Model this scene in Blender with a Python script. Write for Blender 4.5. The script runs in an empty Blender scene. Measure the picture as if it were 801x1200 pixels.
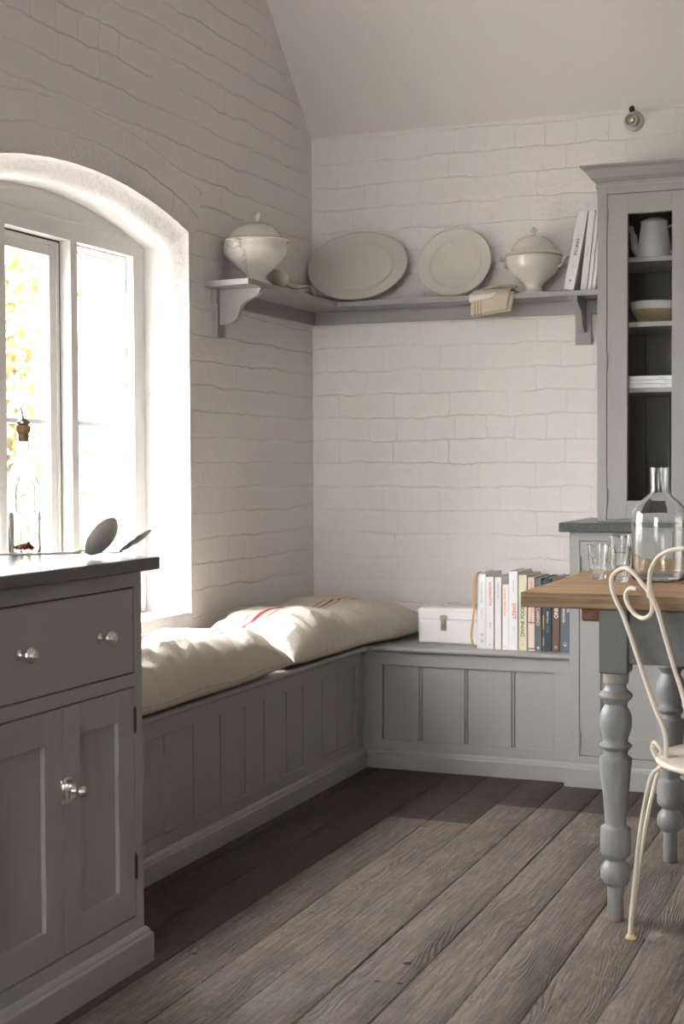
import bpy, bmesh, math, random
import numpy as np
from mathutils import Vector, Matrix, noise
random.seed(7)
sc = bpy.context.scene
COL = sc.collection
PI = math.pi
R = math.radians

# ------------------------------------------------------------------ materials
def nodes_of(name):
    m = bpy.data.materials.new(name); m.use_nodes = True
    nt = m.node_tree; b = nt.nodes['Principled BSDF']
    return m, nt, b

def nd(nt, typ, **kw):
    n = nt.nodes.new(typ)
    for k, v in kw.items():
        if k.startswith('i_'):
            n.inputs[k[2:].replace('_', ' ')].default_value = v
        else:
            setattr(n, k, v)
    return n

def lk(nt, a, b): nt.links.new(a, b)

def math_n(nt, op, a, b=None, c=None, clamp=False):
    n = nt.nodes.new('ShaderNodeMath'); n.operation = op; n.use_clamp = clamp
    for i, v in enumerate((a, b, c)):
        if v is None: continue
        if isinstance(v, (int, float)): n.inputs[i].default_value = v
        else: nt.links.new(v, n.inputs[i])
    return n.outputs[0]

def vmath(nt, op, a, b=None):
    n = nt.nodes.new('ShaderNodeVectorMath'); n.operation = op
    for i, v in enumerate((a, b)):
        if v is None: continue
        if isinstance(v, (tuple, list)): n.inputs[i].default_value = v
        elif isinstance(v, (int, float)): n.inputs['Scale'].default_value = v
        else: nt.links.new(v, n.inputs[i])
    return n.outputs[0]

def mixc(nt, f, a, b, blend='MIX'):
    n = nt.nodes.new('ShaderNodeMix'); n.data_type = 'RGBA'; n.blend_type = blend
    for s, v in ((0, f), (6, a), (7, b)):
        if isinstance(v, (int, float)): n.inputs[s].default_value = v
        elif isinstance(v, (tuple, list)): n.inputs[s].default_value = (*v, 1)[:4]
        else: nt.links.new(v, n.inputs[s])
    return n.outputs[2]

def noise_n(nt, vec, scale, detail=4, rough=.5, dist=0):
    n = nt.nodes.new('ShaderNodeTexNoise')
    n.inputs['Scale'].default_value = scale; n.inputs['Detail'].default_value = detail
    n.inputs['Roughness'].default_value = rough; n.inputs['Distortion'].default_value = dist
    if vec is not None: nt.links.new(vec, n.inputs['Vector'])
    return n.outputs['Fac']

def ramp(nt, fac, stops):
    n = nt.nodes.new('ShaderNodeValToRGB'); nt.links.new(fac, n.inputs[0])
    e = n.color_ramp.elements
    while len(e) < len(stops): e.new(.5)
    for el, (p, c) in zip(e, stops):
        el.position = p; el.color = (*c, 1) if len(c) == 3 else c
    return n.outputs[0]

def bump(nt, b, h, strength=.5, dist=.01):
    n = nt.nodes.new('ShaderNodeBump'); n.inputs['Strength'].default_value = strength
    n.inputs['Distance'].default_value = dist; nt.links.new(h, n.inputs['Height'])
    nt.links.new(n.outputs[0], b.inputs['Normal'])

def objco(nt):
    return nt.nodes.new('ShaderNodeTexCoord').outputs['Object']

def simple(name, col, rough=.5, metal=0, var=.06, nscale=20, bstr=0, bscale=60, bdist=.002, spec=None, coat=0):
    m, nt, b = nodes_of(name); co = objco(nt)
    f = noise_n(nt, co, nscale, 5, .6)
    c = mixc(nt, f, tuple(x * (1 - var) for x in col), tuple(min(1, x * (1 + var)) for x in col))
    lk(nt, c, b.inputs['Base Color'])
    b.inputs['Roughness'].default_value = rough; b.inputs['Metallic'].default_value = metal
    if spec is not None: b.inputs['Specular IOR Level'].default_value = spec
    if coat: b.inputs['Coat Weight'].default_value = coat; b.inputs['Coat Roughness'].default_value = .08
    if bstr: bump(nt, b, noise_n(nt, co, bscale, 4, .6), bstr, bdist)
    return m

PAINT = (.312, .304, .288)
M = {}
M['paint'] = simple('grey_eggshell_paint', PAINT, .42, var=.03, nscale=6, bstr=.12, bscale=90, bdist=.001)
M['paint_shaded'] = simple('shaded_interior_paint', (.028, .037, .034), .6, var=.1, nscale=8)  # grey-green back boards, with the shade inside the cupboard put into the colour
M['gap'] = simple('shadow_gap', (.012, .011, .010), .9)
M['white_paint'] = simple('white_gloss_paint', (.74, .73, .715), .35, var=.02, nscale=5, bstr=.05, bscale=50, bdist=.001)
M['cream_china'] = simple('cream_ironstone', (.67, .635, .575), .16, var=.04, nscale=9, coat=.4)
M['grey_china'] = simple('worn_ironstone', (.62, .59, .535), .3, var=.05, nscale=14, coat=.2)
M['chrome'] = simple('polished_nickel', (.72, .70, .67), .12, metal=1, var=.05, nscale=60)
M['nickel_dark'] = simple('aged_nickel', (.42, .38, .32), .3, metal=1, var=.3, nscale=90)
M['iron'] = simple('dark_iron', (.05, .047, .043), .45, metal=.6)
M['cork'] = simple('cork', (.36, .22, .10), .8, var=.4, nscale=160, bstr=.4, bscale=220)
M['pewter'] = simple('grey_enamel_utensil', (.48, .46, .43), .38, metal=.1, var=.1, nscale=30)
M['enamel'] = simple('white_enamel', (.80, .79, .77), .22, var=.03, nscale=14, coat=.3)
M['leather'] = simple('tan_strap', (.52, .30, .13), .55, var=.15, nscale=40)
M['orange_bits'] = simple('dried_chilli', (.45, .10, .02), .6, var=.3, nscale=80)
M['paper'] = simple('page_paper', (.62, .59, .53), .85, var=.1, nscale=200)
M['porcelain'] = simple('porcelain', (.55, .535, .47), .2, var=.04)
M['yellow_stone'] = simple('yellow_stoneware', (.42, .31, .16), .3, var=.08, nscale=20, coat=.3)
M['soil'] = simple('garden_gravel_ground', (.20, .18, .15), .95, var=.4, nscale=3)
M['bark'] = simple('bark', (.16, .12, .08), .9, var=.4, nscale=30, bstr=.5)
M['ink_dark'] = simple('dark_ink', (.02, .02, .02), .6)
M['ink_red'] = simple('red_ink', (.62, .05, .04), .6)
M['ink_orange'] = simple('orange_ink', (.85, .33, .04), .6)
M['ink_grey'] = simple('pale_grey_ink', (.40, .42, .45), .6)
M['ink_white'] = simple('white_ink', (.85, .83, .78), .6)
M['ink_peach'] = simple('peach_ink', (.88, .50, .28), .6)
M['dark_cloth'] = simple('dark_green_cloth', (.05, .065, .06), .9, var=.2, nscale=60, bstr=.3)
M['rubber'] = simple('glide', (.55, .42, .20), .6, var=.2)

def glass(name, tint=(1, 1, 1), rough=0, ior=1.45):
    m, nt, b = nodes_of(name)
    co = objco(nt); f = noise_n(nt, co, 3, 1)
    lk(nt, mixc(nt, f, tint, tuple(t * .99 for t in tint)), b.inputs['Base Color'])
    b.inputs['Transmission Weight'].default_value = 1; b.inputs['Roughness'].default_value = rough
    b.inputs['IOR'].default_value = ior
    return m
M['glass'] = glass('clear_glass', (.97, .985, .98))
M['liquid'] = glass('clear_vinegar', (.93, .95, .84), ior=1.36)
def pane():
    m, nt, b = nodes_of('window_pane_glass')
    nt.nodes.remove(b); out = nt.nodes['Material Output']
    tr = nd(nt, 'ShaderNodeBsdfTransparent'); gl = nd(nt, 'ShaderNodeBsdfGlossy'); gl.inputs['Roughness'].default_value = .02
    f = nd(nt, 'ShaderNodeFresnel'); f.inputs['IOR'].default_value = 1.45
    mx = nd(nt, 'ShaderNodeMixShader'); co = objco(nt)
    lk(nt, mixc(nt, noise_n(nt, co, 2), (.97, .98, .98), (.99, .99, .99)), tr.inputs[0])
    ge = nt.nodes.new('ShaderNodeNewGeometry'); ff = math_n(nt, 'MULTIPLY', f.outputs[0], math_n(nt, 'SUBTRACT', 1.0, ge.outputs['Backfacing']))
    lk(nt, ff, mx.inputs[0]); lk(nt, tr.outputs[0], mx.inputs[1]); lk(nt, gl.outputs[0], mx.inputs[2])
    lk(nt, mx.outputs[0], out.inputs[0])
    return m
M['pane'] = pane()

def brick(name, row, phase, axis, arch=None, width=.232, amp=1.0):
    m, nt, b = nodes_of(name)
    co = objco(nt)
    sp = nd(nt, 'ShaderNodeSeparateXYZ'); lk(nt, co, sp.inputs[0])
    u = sp.outputs[axis]; v = math_n(nt, 'SUBTRACT', sp.outputs[2], phase)
    if arch:
        yc, zc, RR = arch
        du = math_n(nt, 'SUBTRACT', u, yc); dv = math_n(nt, 'SUBTRACT', sp.outputs[2], zc)
        d = math_n(nt, 'SQRT', math_n(nt, 'ADD', math_n(nt, 'MULTIPLY', du, du), math_n(nt, 'MULTIPLY', dv, dv)))
        dr = math_n(nt, 'SUBTRACT', d, RR)
        ang = math_n(nt, 'ARCTAN2', du, dv)
        m1 = math_n(nt, 'MULTIPLY', math_n(nt, 'LESS_THAN', dr, row * 2), math_n(nt, 'LESS_THAN', math_n(nt, 'ABSOLUTE', ang), .325))
        m1 = math_n(nt, 'MULTIPLY', m1, math_n(nt, 'GREATER_THAN', dr, -.03))
        u2 = math_n(nt, 'MULTIPLY', ang, RR)
        mu = nd(nt, 'ShaderNodeMix'); lk(nt, m1, mu.inputs[0]); lk(nt, u, mu.inputs[2]); lk(nt, u2, mu.inputs[3])
        mv = nd(nt, 'ShaderNodeMix'); lk(nt, m1, mv.inputs[0]); lk(nt, v, mv.inputs[2]); lk(nt, dr, mv.inputs[3])
        u, v = mu.outputs[0], mv.outputs[0]
    # wobble the joints
    n1 = nt.nodes.new('ShaderNodeTexNoise'); n1.inputs['Scale'].default_value = 5; n1.inputs['Detail'].default_value = 3; lk(nt, co, n1.inputs['Vector'])
    n2 = nt.nodes.new('ShaderNodeTexNoise'); n2.inputs['Scale'].default_value = 28; n2.inputs['Detail'].default_value = 3; lk(nt, co, n2.inputs['Vector'])
    w = vmath(nt, 'SCALE', vmath(nt, 'SUBTRACT', n1.outputs['Color'], (.5, .5, .5)), .038)
    w2 = vmath(nt, 'SCALE', vmath(nt, 'SUBTRACT', n2.outputs['Color'], (.5, .5, .5)), .012)
    cb = nd(nt, 'ShaderNodeCombineXYZ'); lk(nt, u, cb.inputs[0]); lk(nt, v, cb.inputs[1])
    P = vmath(nt, 'ADD', vmath(nt, 'ADD', cb.outputs[0], w), w2)
    br = nd(nt, 'ShaderNodeTexBrick', offset=.5, squash=.52, squash_frequency=3)
    lk(nt, P, br.inputs['Vector'])
    for k, val in (('Scale', 1), ('Mortar Size', .0042), ('Mortar Smooth', .9), ('Brick Width', width), ('Row Height', row), ('Bias', 0)):
        br.inputs[k].default_value = val
    br.inputs['Color1'].default_value = (0, 0, 0, 1); br.inputs['Color2'].default_value = (1, 1, 1, 1); br.inputs['Mortar'].default_value = (.5, .5, .5, 1)
    # thin hard edge under each course
    fade = math_n(nt, 'MULTIPLY_ADD', noise_n(nt, co, 2.2, 3, .6), 2.6, -.75, clamp=True)
    # course ledges: paint collects on the lower arris of each row
    psep = nd(nt, 'ShaderNodeSeparateXYZ'); lk(nt, P, psep.inputs[0])
    fr_ = math_n(nt, 'FRACT', math_n(nt, 'DIVIDE', psep.outputs[1], row))
    led = math_n(nt, 'MULTIPLY_ADD', math_n(nt, 'SUBTRACT', 1.0, fr_), 1.0, 0)
    led = math_n(nt, 'POWER', led, 3.0)
    jt = math_n(nt, 'MULTIPLY', br.outputs['Fac'], math_n(nt, 'MULTIPLY_ADD', fade, 1.0 * amp, .10 * amp))
    near = math_n(nt, 'MULTIPLY_ADD', math_n(nt, 'ABSOLUTE', math_n(nt, 'SUBTRACT', fr_, .5)), 12.0, -4.6, clamp=True)
    jt = math_n(nt, 'MULTIPLY', jt, math_n(nt, 'MULTIPLY_ADD', near, .42, .58))
    h = math_n(nt, 'MULTIPLY_ADD', jt, -.46, math_n(nt, 'MULTIPLY', math_n(nt, 'MULTIPLY', led, fade), -.30))
    h = math_n(nt, 'MULTIPLY_ADD', br.outputs['Color'], .14, h)
    h = math_n(nt, 'MULTIPLY_ADD', noise_n(nt, co, 8, 5, .62), .95, h)
    h = math_n(nt, 'MULTIPLY_ADD', noise_n(nt, co, 55, 5, .65), .34, h)
    h = math_n(nt, 'MULTIPLY_ADD', noise_n(nt, co, 240, 3, .6), .07, h)
    bump(nt, b, h, .75, .010)
    f = noise_n(nt, co, 3.3, 4, .6)
    c = mixc(nt, f, (.765, .722, .692), (.81, .768, .740))
    c = mixc(nt, math_n(nt, 'MULTIPLY', jt, .05), c, (.50, .45, .39))
    lk(nt, c, b.inputs['Base Color']); b.inputs['Roughness'].default_value = .62
    b.inputs['Specular IOR Level'].default_value = .3
    return m
ARC_HALF, ARC_RISE, ARC_Y, ARC_Z = .648, .098, -1.722, 1.905
ARC_R = (ARC_HALF ** 2 + ARC_RISE ** 2) / (2 * ARC_RISE)
M['brick_left'] = brick('painted_brick_left', .0882, .779, 1, (ARC_Y, ARC_Z + ARC_RISE - ARC_R, ARC_R))
M['brick_back'] = brick('painted_brick_back', .0925, .940, 0, amp=.62)
M['plaster'] = simple('rough_white_plaster', (.78, .755, .74), .65, var=.03, nscale=6, bstr=.8, bscale=38, bdist=.006)
M['ceiling'] = simple('painted_ceiling', (.755, .71, .678), .8, var=.03, nscale=2.5, bstr=.25, bscale=25, bdist=.002)
M['taupe'] = simple('taupe_wall_paint', (.66, .62, .58), .8, var=.03, bstr=.2)
M['outer_render'] = simple('white_exterior_render', (.72, .72, .72), .8, var=.05, nscale=8, bstr=.3)

def floor_mat():
    m, nt, b = nodes_of('old_floorboards')
    co = objco(nt); sp = nd(nt, 'ShaderNodeSeparateXYZ'); lk(nt, co, sp.inputs[0]); x, y = sp.outputs[0], sp.outputs[1]
    pid = math_n(nt, 'FLOOR', math_n(nt, 'DIVIDE', math_n(nt, 'SUBTRACT', x, .3034), .1406))
    wn = nd(nt, 'ShaderNodeTexWhiteNoise', noise_dimensions='1D'); lk(nt, pid, wn.inputs['W'])
    rnd = wn.outputs['Value']
    cb = nd(nt, 'ShaderNodeCombineXYZ')
    lk(nt, x, cb.inputs[0]); lk(nt, math_n(nt, 'MULTIPLY_ADD', rnd, 37.0, y), cb.inputs[1]); lk(nt, math_n(nt, 'MULTIPLY', rnd, 11.0), cb.inputs[2])
    P = cb.outputs[0]
    # knots bend the grain
    warp = nt.nodes.new('ShaderNodeTexNoise'); warp.inputs['Scale'].default_value = 1.0; warp.inputs['Detail'].default_value = 2
    mp = nd(nt, 'ShaderNodeMapping'); mp.inputs['Scale'].default_value = (6.5, 1.3, 1); lk(nt, P, mp.inputs[0]); lk(nt, mp.outputs[0], warp.inputs['Vector'])
    mp0 = nd(nt, 'ShaderNodeMapping'); mp0.inputs['Scale'].default_value = (60, 9, 1); lk(nt, P, mp0.inputs[0]); fib0 = noise_n(nt, mp0.outputs[0], 1, 3, .6)
    g0 = math_n(nt, 'MULTIPLY_ADD', warp.outputs['Fac'], .55, math_n(nt, 'MULTIPLY', x, 2.6))
    rings = math_n(nt, 'SINE', math_n(nt, 'MULTIPLY_ADD', fib0, 5.0, math_n(nt, 'MULTIPLY', g0, 330)))
    rings = math_n(nt, 'MULTIPLY_ADD', rings, .5, .5)
    rings = math_n(nt, 'POWER', rings, 1.8)
    mp2 = nd(nt, 'ShaderNodeMapping'); mp2.inputs['Scale'].default_value = (130, 6, 1); lk(nt, P, mp2.inputs[0])
    fib = noise_n(nt, mp2.outputs[0], 1, 5, .65, .6)
    mp3 = nd(nt, 'ShaderNodeMapping'); mp3.inputs['Scale'].default_value = (9, 2.6, 1); lk(nt, P, mp3.inputs[0])
    worn = noise_n(nt, mp3.outputs[0], 1, 4, .6, .3)
    fine = noise_n(nt, co, 160, 4, .7)
    mid = noise_n(nt, co, 22, 5, .65)
    wornm = math_n(nt, 'MULTIPLY_ADD', worn, 5.5, -2.45, clamp=True)
    gr = math_n(nt, 'MULTIPLY', rings, math_n(nt, 'MULTIPLY_ADD', wornm, .70, .05))
    # colours
    c = mixc(nt, math_n(nt, 'MULTIPLY_ADD', fib, 2.2, -.6, clamp=True), (.066, .050, .039), (.365, .303, .252))
    c = mixc(nt, math_n(nt, 'MULTIPLY', gr, .85), c, (.040, .030, .024))
    c = mixc(nt, math_n(nt, 'MULTIPLY', math_n(nt, 'MULTIPLY_ADD', mid, 4, -2.0, clamp=True), .35), c, (.30, .262, .225))
    c = mixc(nt, math_n(nt, 'MULTIPLY', math_n(nt, 'MULTIPLY_ADD', noise_n(nt, co, 13, 6, .75), 9, -5.2, clamp=True), .7), c, (.34, .245, .14))
    c = mixc(nt, math_n(nt, 'MULTIPLY', math_n(nt, 'MULTIPLY_ADD', noise_n(nt, mp3.outputs[0], 1.7, 3, .6), 6, -3.7, clamp=True), .5), c, (.155, .155, .165))
    blot = math_n(nt, 'MULTIPLY_ADD', noise_n(nt, co, 5.5, 6, .72, .5), 4.5, -2.0, clamp=True)
    c = mixc(nt, math_n(nt, 'MULTIPLY', blot, .38), c, (.085, .068, .056))
    mp4 = nd(nt, 'ShaderNodeMapping'); mp4.inputs['Scale'].default_value = (260, 20, 1); lk(nt, P, mp4.inputs[0])
    crk = math_n(nt, 'MULTIPLY_ADD', noise_n(nt, mp4.outputs[0], 1, 4, .7, .8), 8, -4.6, clamp=True)
    c = mixc(nt, math_n(nt, 'MULTIPLY', crk, .75), c, (.030, .022, .018))
    c = mixc(nt, math_n(nt, 'MULTIPLY_ADD', rnd, .28, .0), c, (.11, .088, .073))
    c = mixc(nt, math_n(nt, 'MULTIPLY', math_n(nt, 'MULTIPLY_ADD', fine, 5, -2.5, clamp=True), .5), c, (.05, .04, .033))
    # old dark-stained boards towards the back; left strip is mostly painted shade
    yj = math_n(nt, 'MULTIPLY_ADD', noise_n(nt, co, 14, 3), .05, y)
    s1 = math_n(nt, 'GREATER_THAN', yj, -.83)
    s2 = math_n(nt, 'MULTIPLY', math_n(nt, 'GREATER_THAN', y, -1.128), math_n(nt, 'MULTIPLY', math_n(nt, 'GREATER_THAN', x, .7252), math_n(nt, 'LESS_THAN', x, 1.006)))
    seat_shade = math_n(nt, 'MULTIPLY', math_n(nt, 'LESS_THAN', x, .7252), math_n(nt, 'GREATER_THAN', x, 0))  # mostly the window seat's shade, put into the board colour
    st = math_n(nt, 'MAXIMUM', math_n(nt, 'MAXIMUM', s1, s2), seat_shade)
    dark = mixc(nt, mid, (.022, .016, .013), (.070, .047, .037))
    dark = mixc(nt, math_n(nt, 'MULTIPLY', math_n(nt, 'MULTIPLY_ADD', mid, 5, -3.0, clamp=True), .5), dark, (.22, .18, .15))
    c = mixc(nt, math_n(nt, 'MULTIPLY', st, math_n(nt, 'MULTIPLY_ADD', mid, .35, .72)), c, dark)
    # bored holes and knots
    for hx, hy, r in ((1.243, -2.406, .013), (1.219, -2.537, .009), (1.27, -2.532, .009), (.766, -2.518, .010), (1.083, -2.538, .006)):
        dx = math_n(nt, 'SUBTRACT', x, hx); dy = math_n(nt, 'SUBTRACT', y, hy)
        d = math_n(nt, 'SQRT', math_n(nt, 'ADD', math_n(nt, 'MULTIPLY', dx, dx), math_n(nt, 'MULTIPLY', dy, dy)))
        d = math_n(nt, 'MULTIPLY_ADD', fine, .006, d)
        c = mixc(nt, math_n(nt, 'LESS_THAN', d, r), c, (.006, .005, .004))
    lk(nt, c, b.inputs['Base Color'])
    rr = math_n(nt, 'MULTIPLY_ADD', mid, .25, .46); lk(nt, rr, b.inputs['Roughness'])
    b.inputs['Specular IOR Level'].default_value = .35
    h = math_n(nt, 'MULTIPLY', gr, -1.0)
    h = math_n(nt, 'MULTIPLY_ADD', fib, .9, h)
    h = math_n(nt, 'MULTIPLY_ADD', mid, 1.6, h)
    h = math_n(nt, 'MULTIPLY_ADD', fine, .5, h)
    h = math_n(nt, 'MULTIPLY_ADD', crk, -.9, h)
    bump(nt, b, h, .9, .0032)
    return m
M['floor'] = floor_mat()

def stone(name, base, fleck, scale=420, rough=.35):
    m, nt, b = nodes_of(name); co = objco(nt)
    v = nd(nt, 'ShaderNodeTexVoronoi'); v.inputs['Scale'].default_value = scale; lk(nt, co, v.inputs['Vector'])
    f = math_n(nt, 'LESS_THAN', v.outputs['Distance'], .33)
    g = math_n(nt, 'GREATER_THAN', noise_n(nt, co, scale * .6, 2), .53)
    f = math_n(nt, 'MULTIPLY', f, g)
    c = mixc(nt, noise_n(nt, co, 90, 5, .7), tuple(k * .75 for k in base), tuple(k * 1.25 for k in base))
    lk(nt, mixc(nt, f, c, fleck), b.inputs['Base Color']); b.inputs['Roughness'].default_value = rough
    return m
M['slate'] = stone('dark_honed_worktop', (.095, .094, .093), (.17, .17, .17), 500, .30)
M['granite'] = stone('speckled_granite', (.045, .048, .046), (.26, .27, .26), 360, .28)

def wood(name, c0, c1, c2, rough=.5, axis=0):
    m, nt, b = nodes_of(name); co = objco(nt)
    mp = nd(nt, 'ShaderNodeMapping'); s = [75, 75, 75]; s[axis] = 3.6; mp.inputs['Scale'].default_value = s; lk(nt, co, mp.inputs[0])
    f = noise_n(nt, mp.outputs[0], 1, 6, .65, 1.2)
    mp2 = nd(nt, 'ShaderNodeMapping'); s = [9, 9, 9]; s[axis] = 1.3; mp2.inputs['Scale'].default_value = s; lk(nt, co, mp2.inputs[0])
    g = noise_n(nt, mp2.outputs[0], 1, 4, .6, 1.0)
    c = ramp(nt, f, ((.36, c0), (.5, c1), (.64, c2)))
    c = mixc(nt, math_n(nt, 'MULTIPLY_ADD', g, 2.2, -.75, clamp=True), c, tuple(k * .62 for k in c1))
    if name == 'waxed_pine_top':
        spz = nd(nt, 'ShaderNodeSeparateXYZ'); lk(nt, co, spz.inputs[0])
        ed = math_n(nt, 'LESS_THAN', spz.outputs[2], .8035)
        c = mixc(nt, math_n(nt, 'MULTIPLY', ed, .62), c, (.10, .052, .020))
    lk(nt, c, b.inputs['Base Color']); b.inputs['Roughness'].default_value = rough
    bump(nt, b, f, .45, .003)
    return m
M['table_top'] = wood('waxed_pine_top', (.24, .125, .050), (.50, .29, .130), (.72, .50, .28), .42, 0)
M['batten'] = wood('dark_batten', (.10, .045, .018), (.20, .10, .045), (.28, .16, .08), .6, 1)

def old_paint(name, base, under, amount=.06, nscale=60, wear=1.0, lo=.68):
    m, nt, b = nodes_of(name); co = objco(nt)
    mp = nd(nt, 'ShaderNodeMapping'); mp.inputs['Scale'].default_value = (60, 60, 9); lk(nt, co, mp.inputs[0])
    f = noise_n(nt, mp.outputs[0], 1, 5, .6)
    c = mixc(nt, f, tuple(k * lo for k in base), tuple(min(1, k * (2 - lo)) for k in base))
    geo = nt.nodes.new('ShaderNodeNewGeometry')
    e = math_n(nt, 'MULTIPLY_ADD', geo.outputs['Pointiness'], 30, -15.9, clamp=True)
    chip = math_n(nt, 'GREATER_THAN', noise_n(nt, co, nscale, 4, .7), .5)
    c = mixc(nt, math_n(nt, 'MULTIPLY', math_n(nt, 'MULTIPLY', e, chip), .8 * wear), c, under)
    ch2 = math_n(nt, 'GREATER_THAN', noise_n(nt, co, nscale * 1.7, 5, .75), .745 - amount)
    c = mixc(nt, math_n(nt, 'MULTIPLY', ch2, .5), c, under)
    lk(nt, c, b.inputs['Base Color']); b.inputs['Roughness'].default_value = .5
    bump(nt, b, f, .35, .0015)
    return m
M['leg_paint'] = old_paint('worn_blue_grey_paint', (.215, .222, .226), (.30, .24, .16), .0)
M['block_paint'] = simple('dark_grey_block_paint', (.125, .134, .134), .5, var=.16, nscale=45, bstr=.5, bscale=70, bdist=.002)
M['chair_paint'] = old_paint('chipped_cream_paint', (.62, .56, .46), (.26, .17, .09), .06, 90, 0.0, .88)
M['seat_paint'] = old_paint('worn_cream_seat', (.60, .55, .46), (.20, .14, .09), .07, 40, 0.0, .8)

def sack():
    m, nt, b = nodes_of('grain_sack_linen')
    uvn = nt.nodes.new('ShaderNodeUVMap'); uvn.uv_map = 'UVMap'
    sp = nd(nt, 'ShaderNodeSeparateXYZ'); lk(nt, uvn.outputs[0], sp.inputs[0])
    co = objco(nt)
    t = math_n(nt, 'MULTIPLY_ADD', math_n(nt, 'SUBTRACT', noise_n(nt, co, 7, 2), .5), .012, sp.outputs[1])  # v = cross position in metres
    def band(c, w):
        return math_n(nt, 'LESS_THAN', math_n(nt, 'ABSOLUTE', math_n(nt, 'SUBTRACT', t, c)), w)
    s = math_n(nt, 'ADD', math_n(nt, 'ADD', band(-.025, .0022), band(0, .0058)), band(.025, .0022), clamp=True)
    base = mixc(nt, noise_n(nt, co, 12, 5, .6), (.62, .56, .475), (.72, .665, .585))
    # slubby weave
    mp = nd(nt, 'ShaderNodeMapping'); mp.inputs['Scale'].default_value = (700, 90, 300); lk(nt, co, mp.inputs[0])
    mq = nd(nt, 'ShaderNodeMapping'); mq.inputs['Scale'].default_value = (90, 700, 300); lk(nt, co, mq.inputs[0])
    wv = math_n(nt, 'ADD', noise_n(nt, mp.outputs[0], 1, 2), noise_n(nt, mq.outputs[0], 1, 2))
    base = mixc(nt, math_n(nt, 'MULTIPLY_ADD', wv, .9, -.6, clamp=True), base, (.52, .46, .38))
    sw = math_n(nt, 'MULTIPLY', s, math_n(nt, 'MULTIPLY_ADD', wv, .5, .45, clamp=True))
    lk(nt, mixc(nt, sw, base, (.30, .03, .05)), b.inputs['Base Color'])
    b.inputs['Roughness'].default_value = .85; b.inputs['Specular IOR Level'].default_value = .15
    b.inputs['Sheen Weight'].default_value = .15
    h = math_n(nt, 'MULTIPLY_ADD', noise_n(nt, co, 26, 3, .6), 2.2, math_n(nt, 'MULTIPLY', wv, .35))
    bump(nt, b, h, .7, .0045)
    return m
M['sack'] = sack()
def cloth_mat():
    m, nt, b = nodes_of('folded_linen')
    co = objco(nt)
    sp = nd(nt, 'ShaderNodeSeparateXYZ'); lk(nt, co, sp.inputs[0]); x, z = sp.outputs[0], sp.outputs[2]
    c = mixc(nt, noise_n(nt, co, 40, 4), (.50, .43, .32), (.60, .53, .42))
    s = None
    for k in (.745, .757, .769):
        f = math_n(nt, 'LESS_THAN', math_n(nt, 'ABSOLUTE', math_n(nt, 'SUBTRACT', x, k)), .0018)
        s = f if s is None else math_n(nt, 'ADD', s, f)
    s = math_n(nt, 'MULTIPLY', s, math_n(nt, 'LESS_THAN', z, 1.728))
    lk(nt, mixc(nt, math_n(nt, 'MULTIPLY', s, .75), c, (.34, .06, .04)), b.inputs['Base Color'])
    b.inputs['Roughness'].default_value = .9
    bump(nt, b, noise_n(nt, co, 500, 2), .3, .001)
    return m
M['linen'] = cloth_mat()
M['white_linen'] = simple('white_linen', (.74, .71, .67), .9, var=.05, nscale=60, bstr=.2, bscale=400)

def leafmat(name, a, b2, tr=.35):
    m, nt, b = nodes_of(name); co = objco(nt)
    lk(nt, mixc(nt, noise_n(nt, co, 2.3, 4), a, b2), b.inputs['Base Color'])
    b.inputs['Roughness'].default_value = .6
    out = nt.nodes['Material Output']; tl = nd(nt, 'ShaderNodeBsdfTranslucent'); lk(nt, mixc(nt, noise_n(nt, co, 2.3, 4), a, b2), tl.inputs[0])
    mx = nd(nt, 'ShaderNodeMixShader'); mx.inputs[0].default_value = tr
    lk(nt, b.outputs[0], mx.inputs[1]); lk(nt, tl.outputs[0], mx.inputs[2]); lk(nt, mx.outputs[0], out.inputs[0])
    return m
M['leaf_yellow'] = leafmat('yellow_green_leaves', (.062, .054, .016), (.115, .098, .034))
M['leaf_green'] = leafmat('pale_green_leaves', (.060, .058, .022), (.10, .092, .040))

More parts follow.
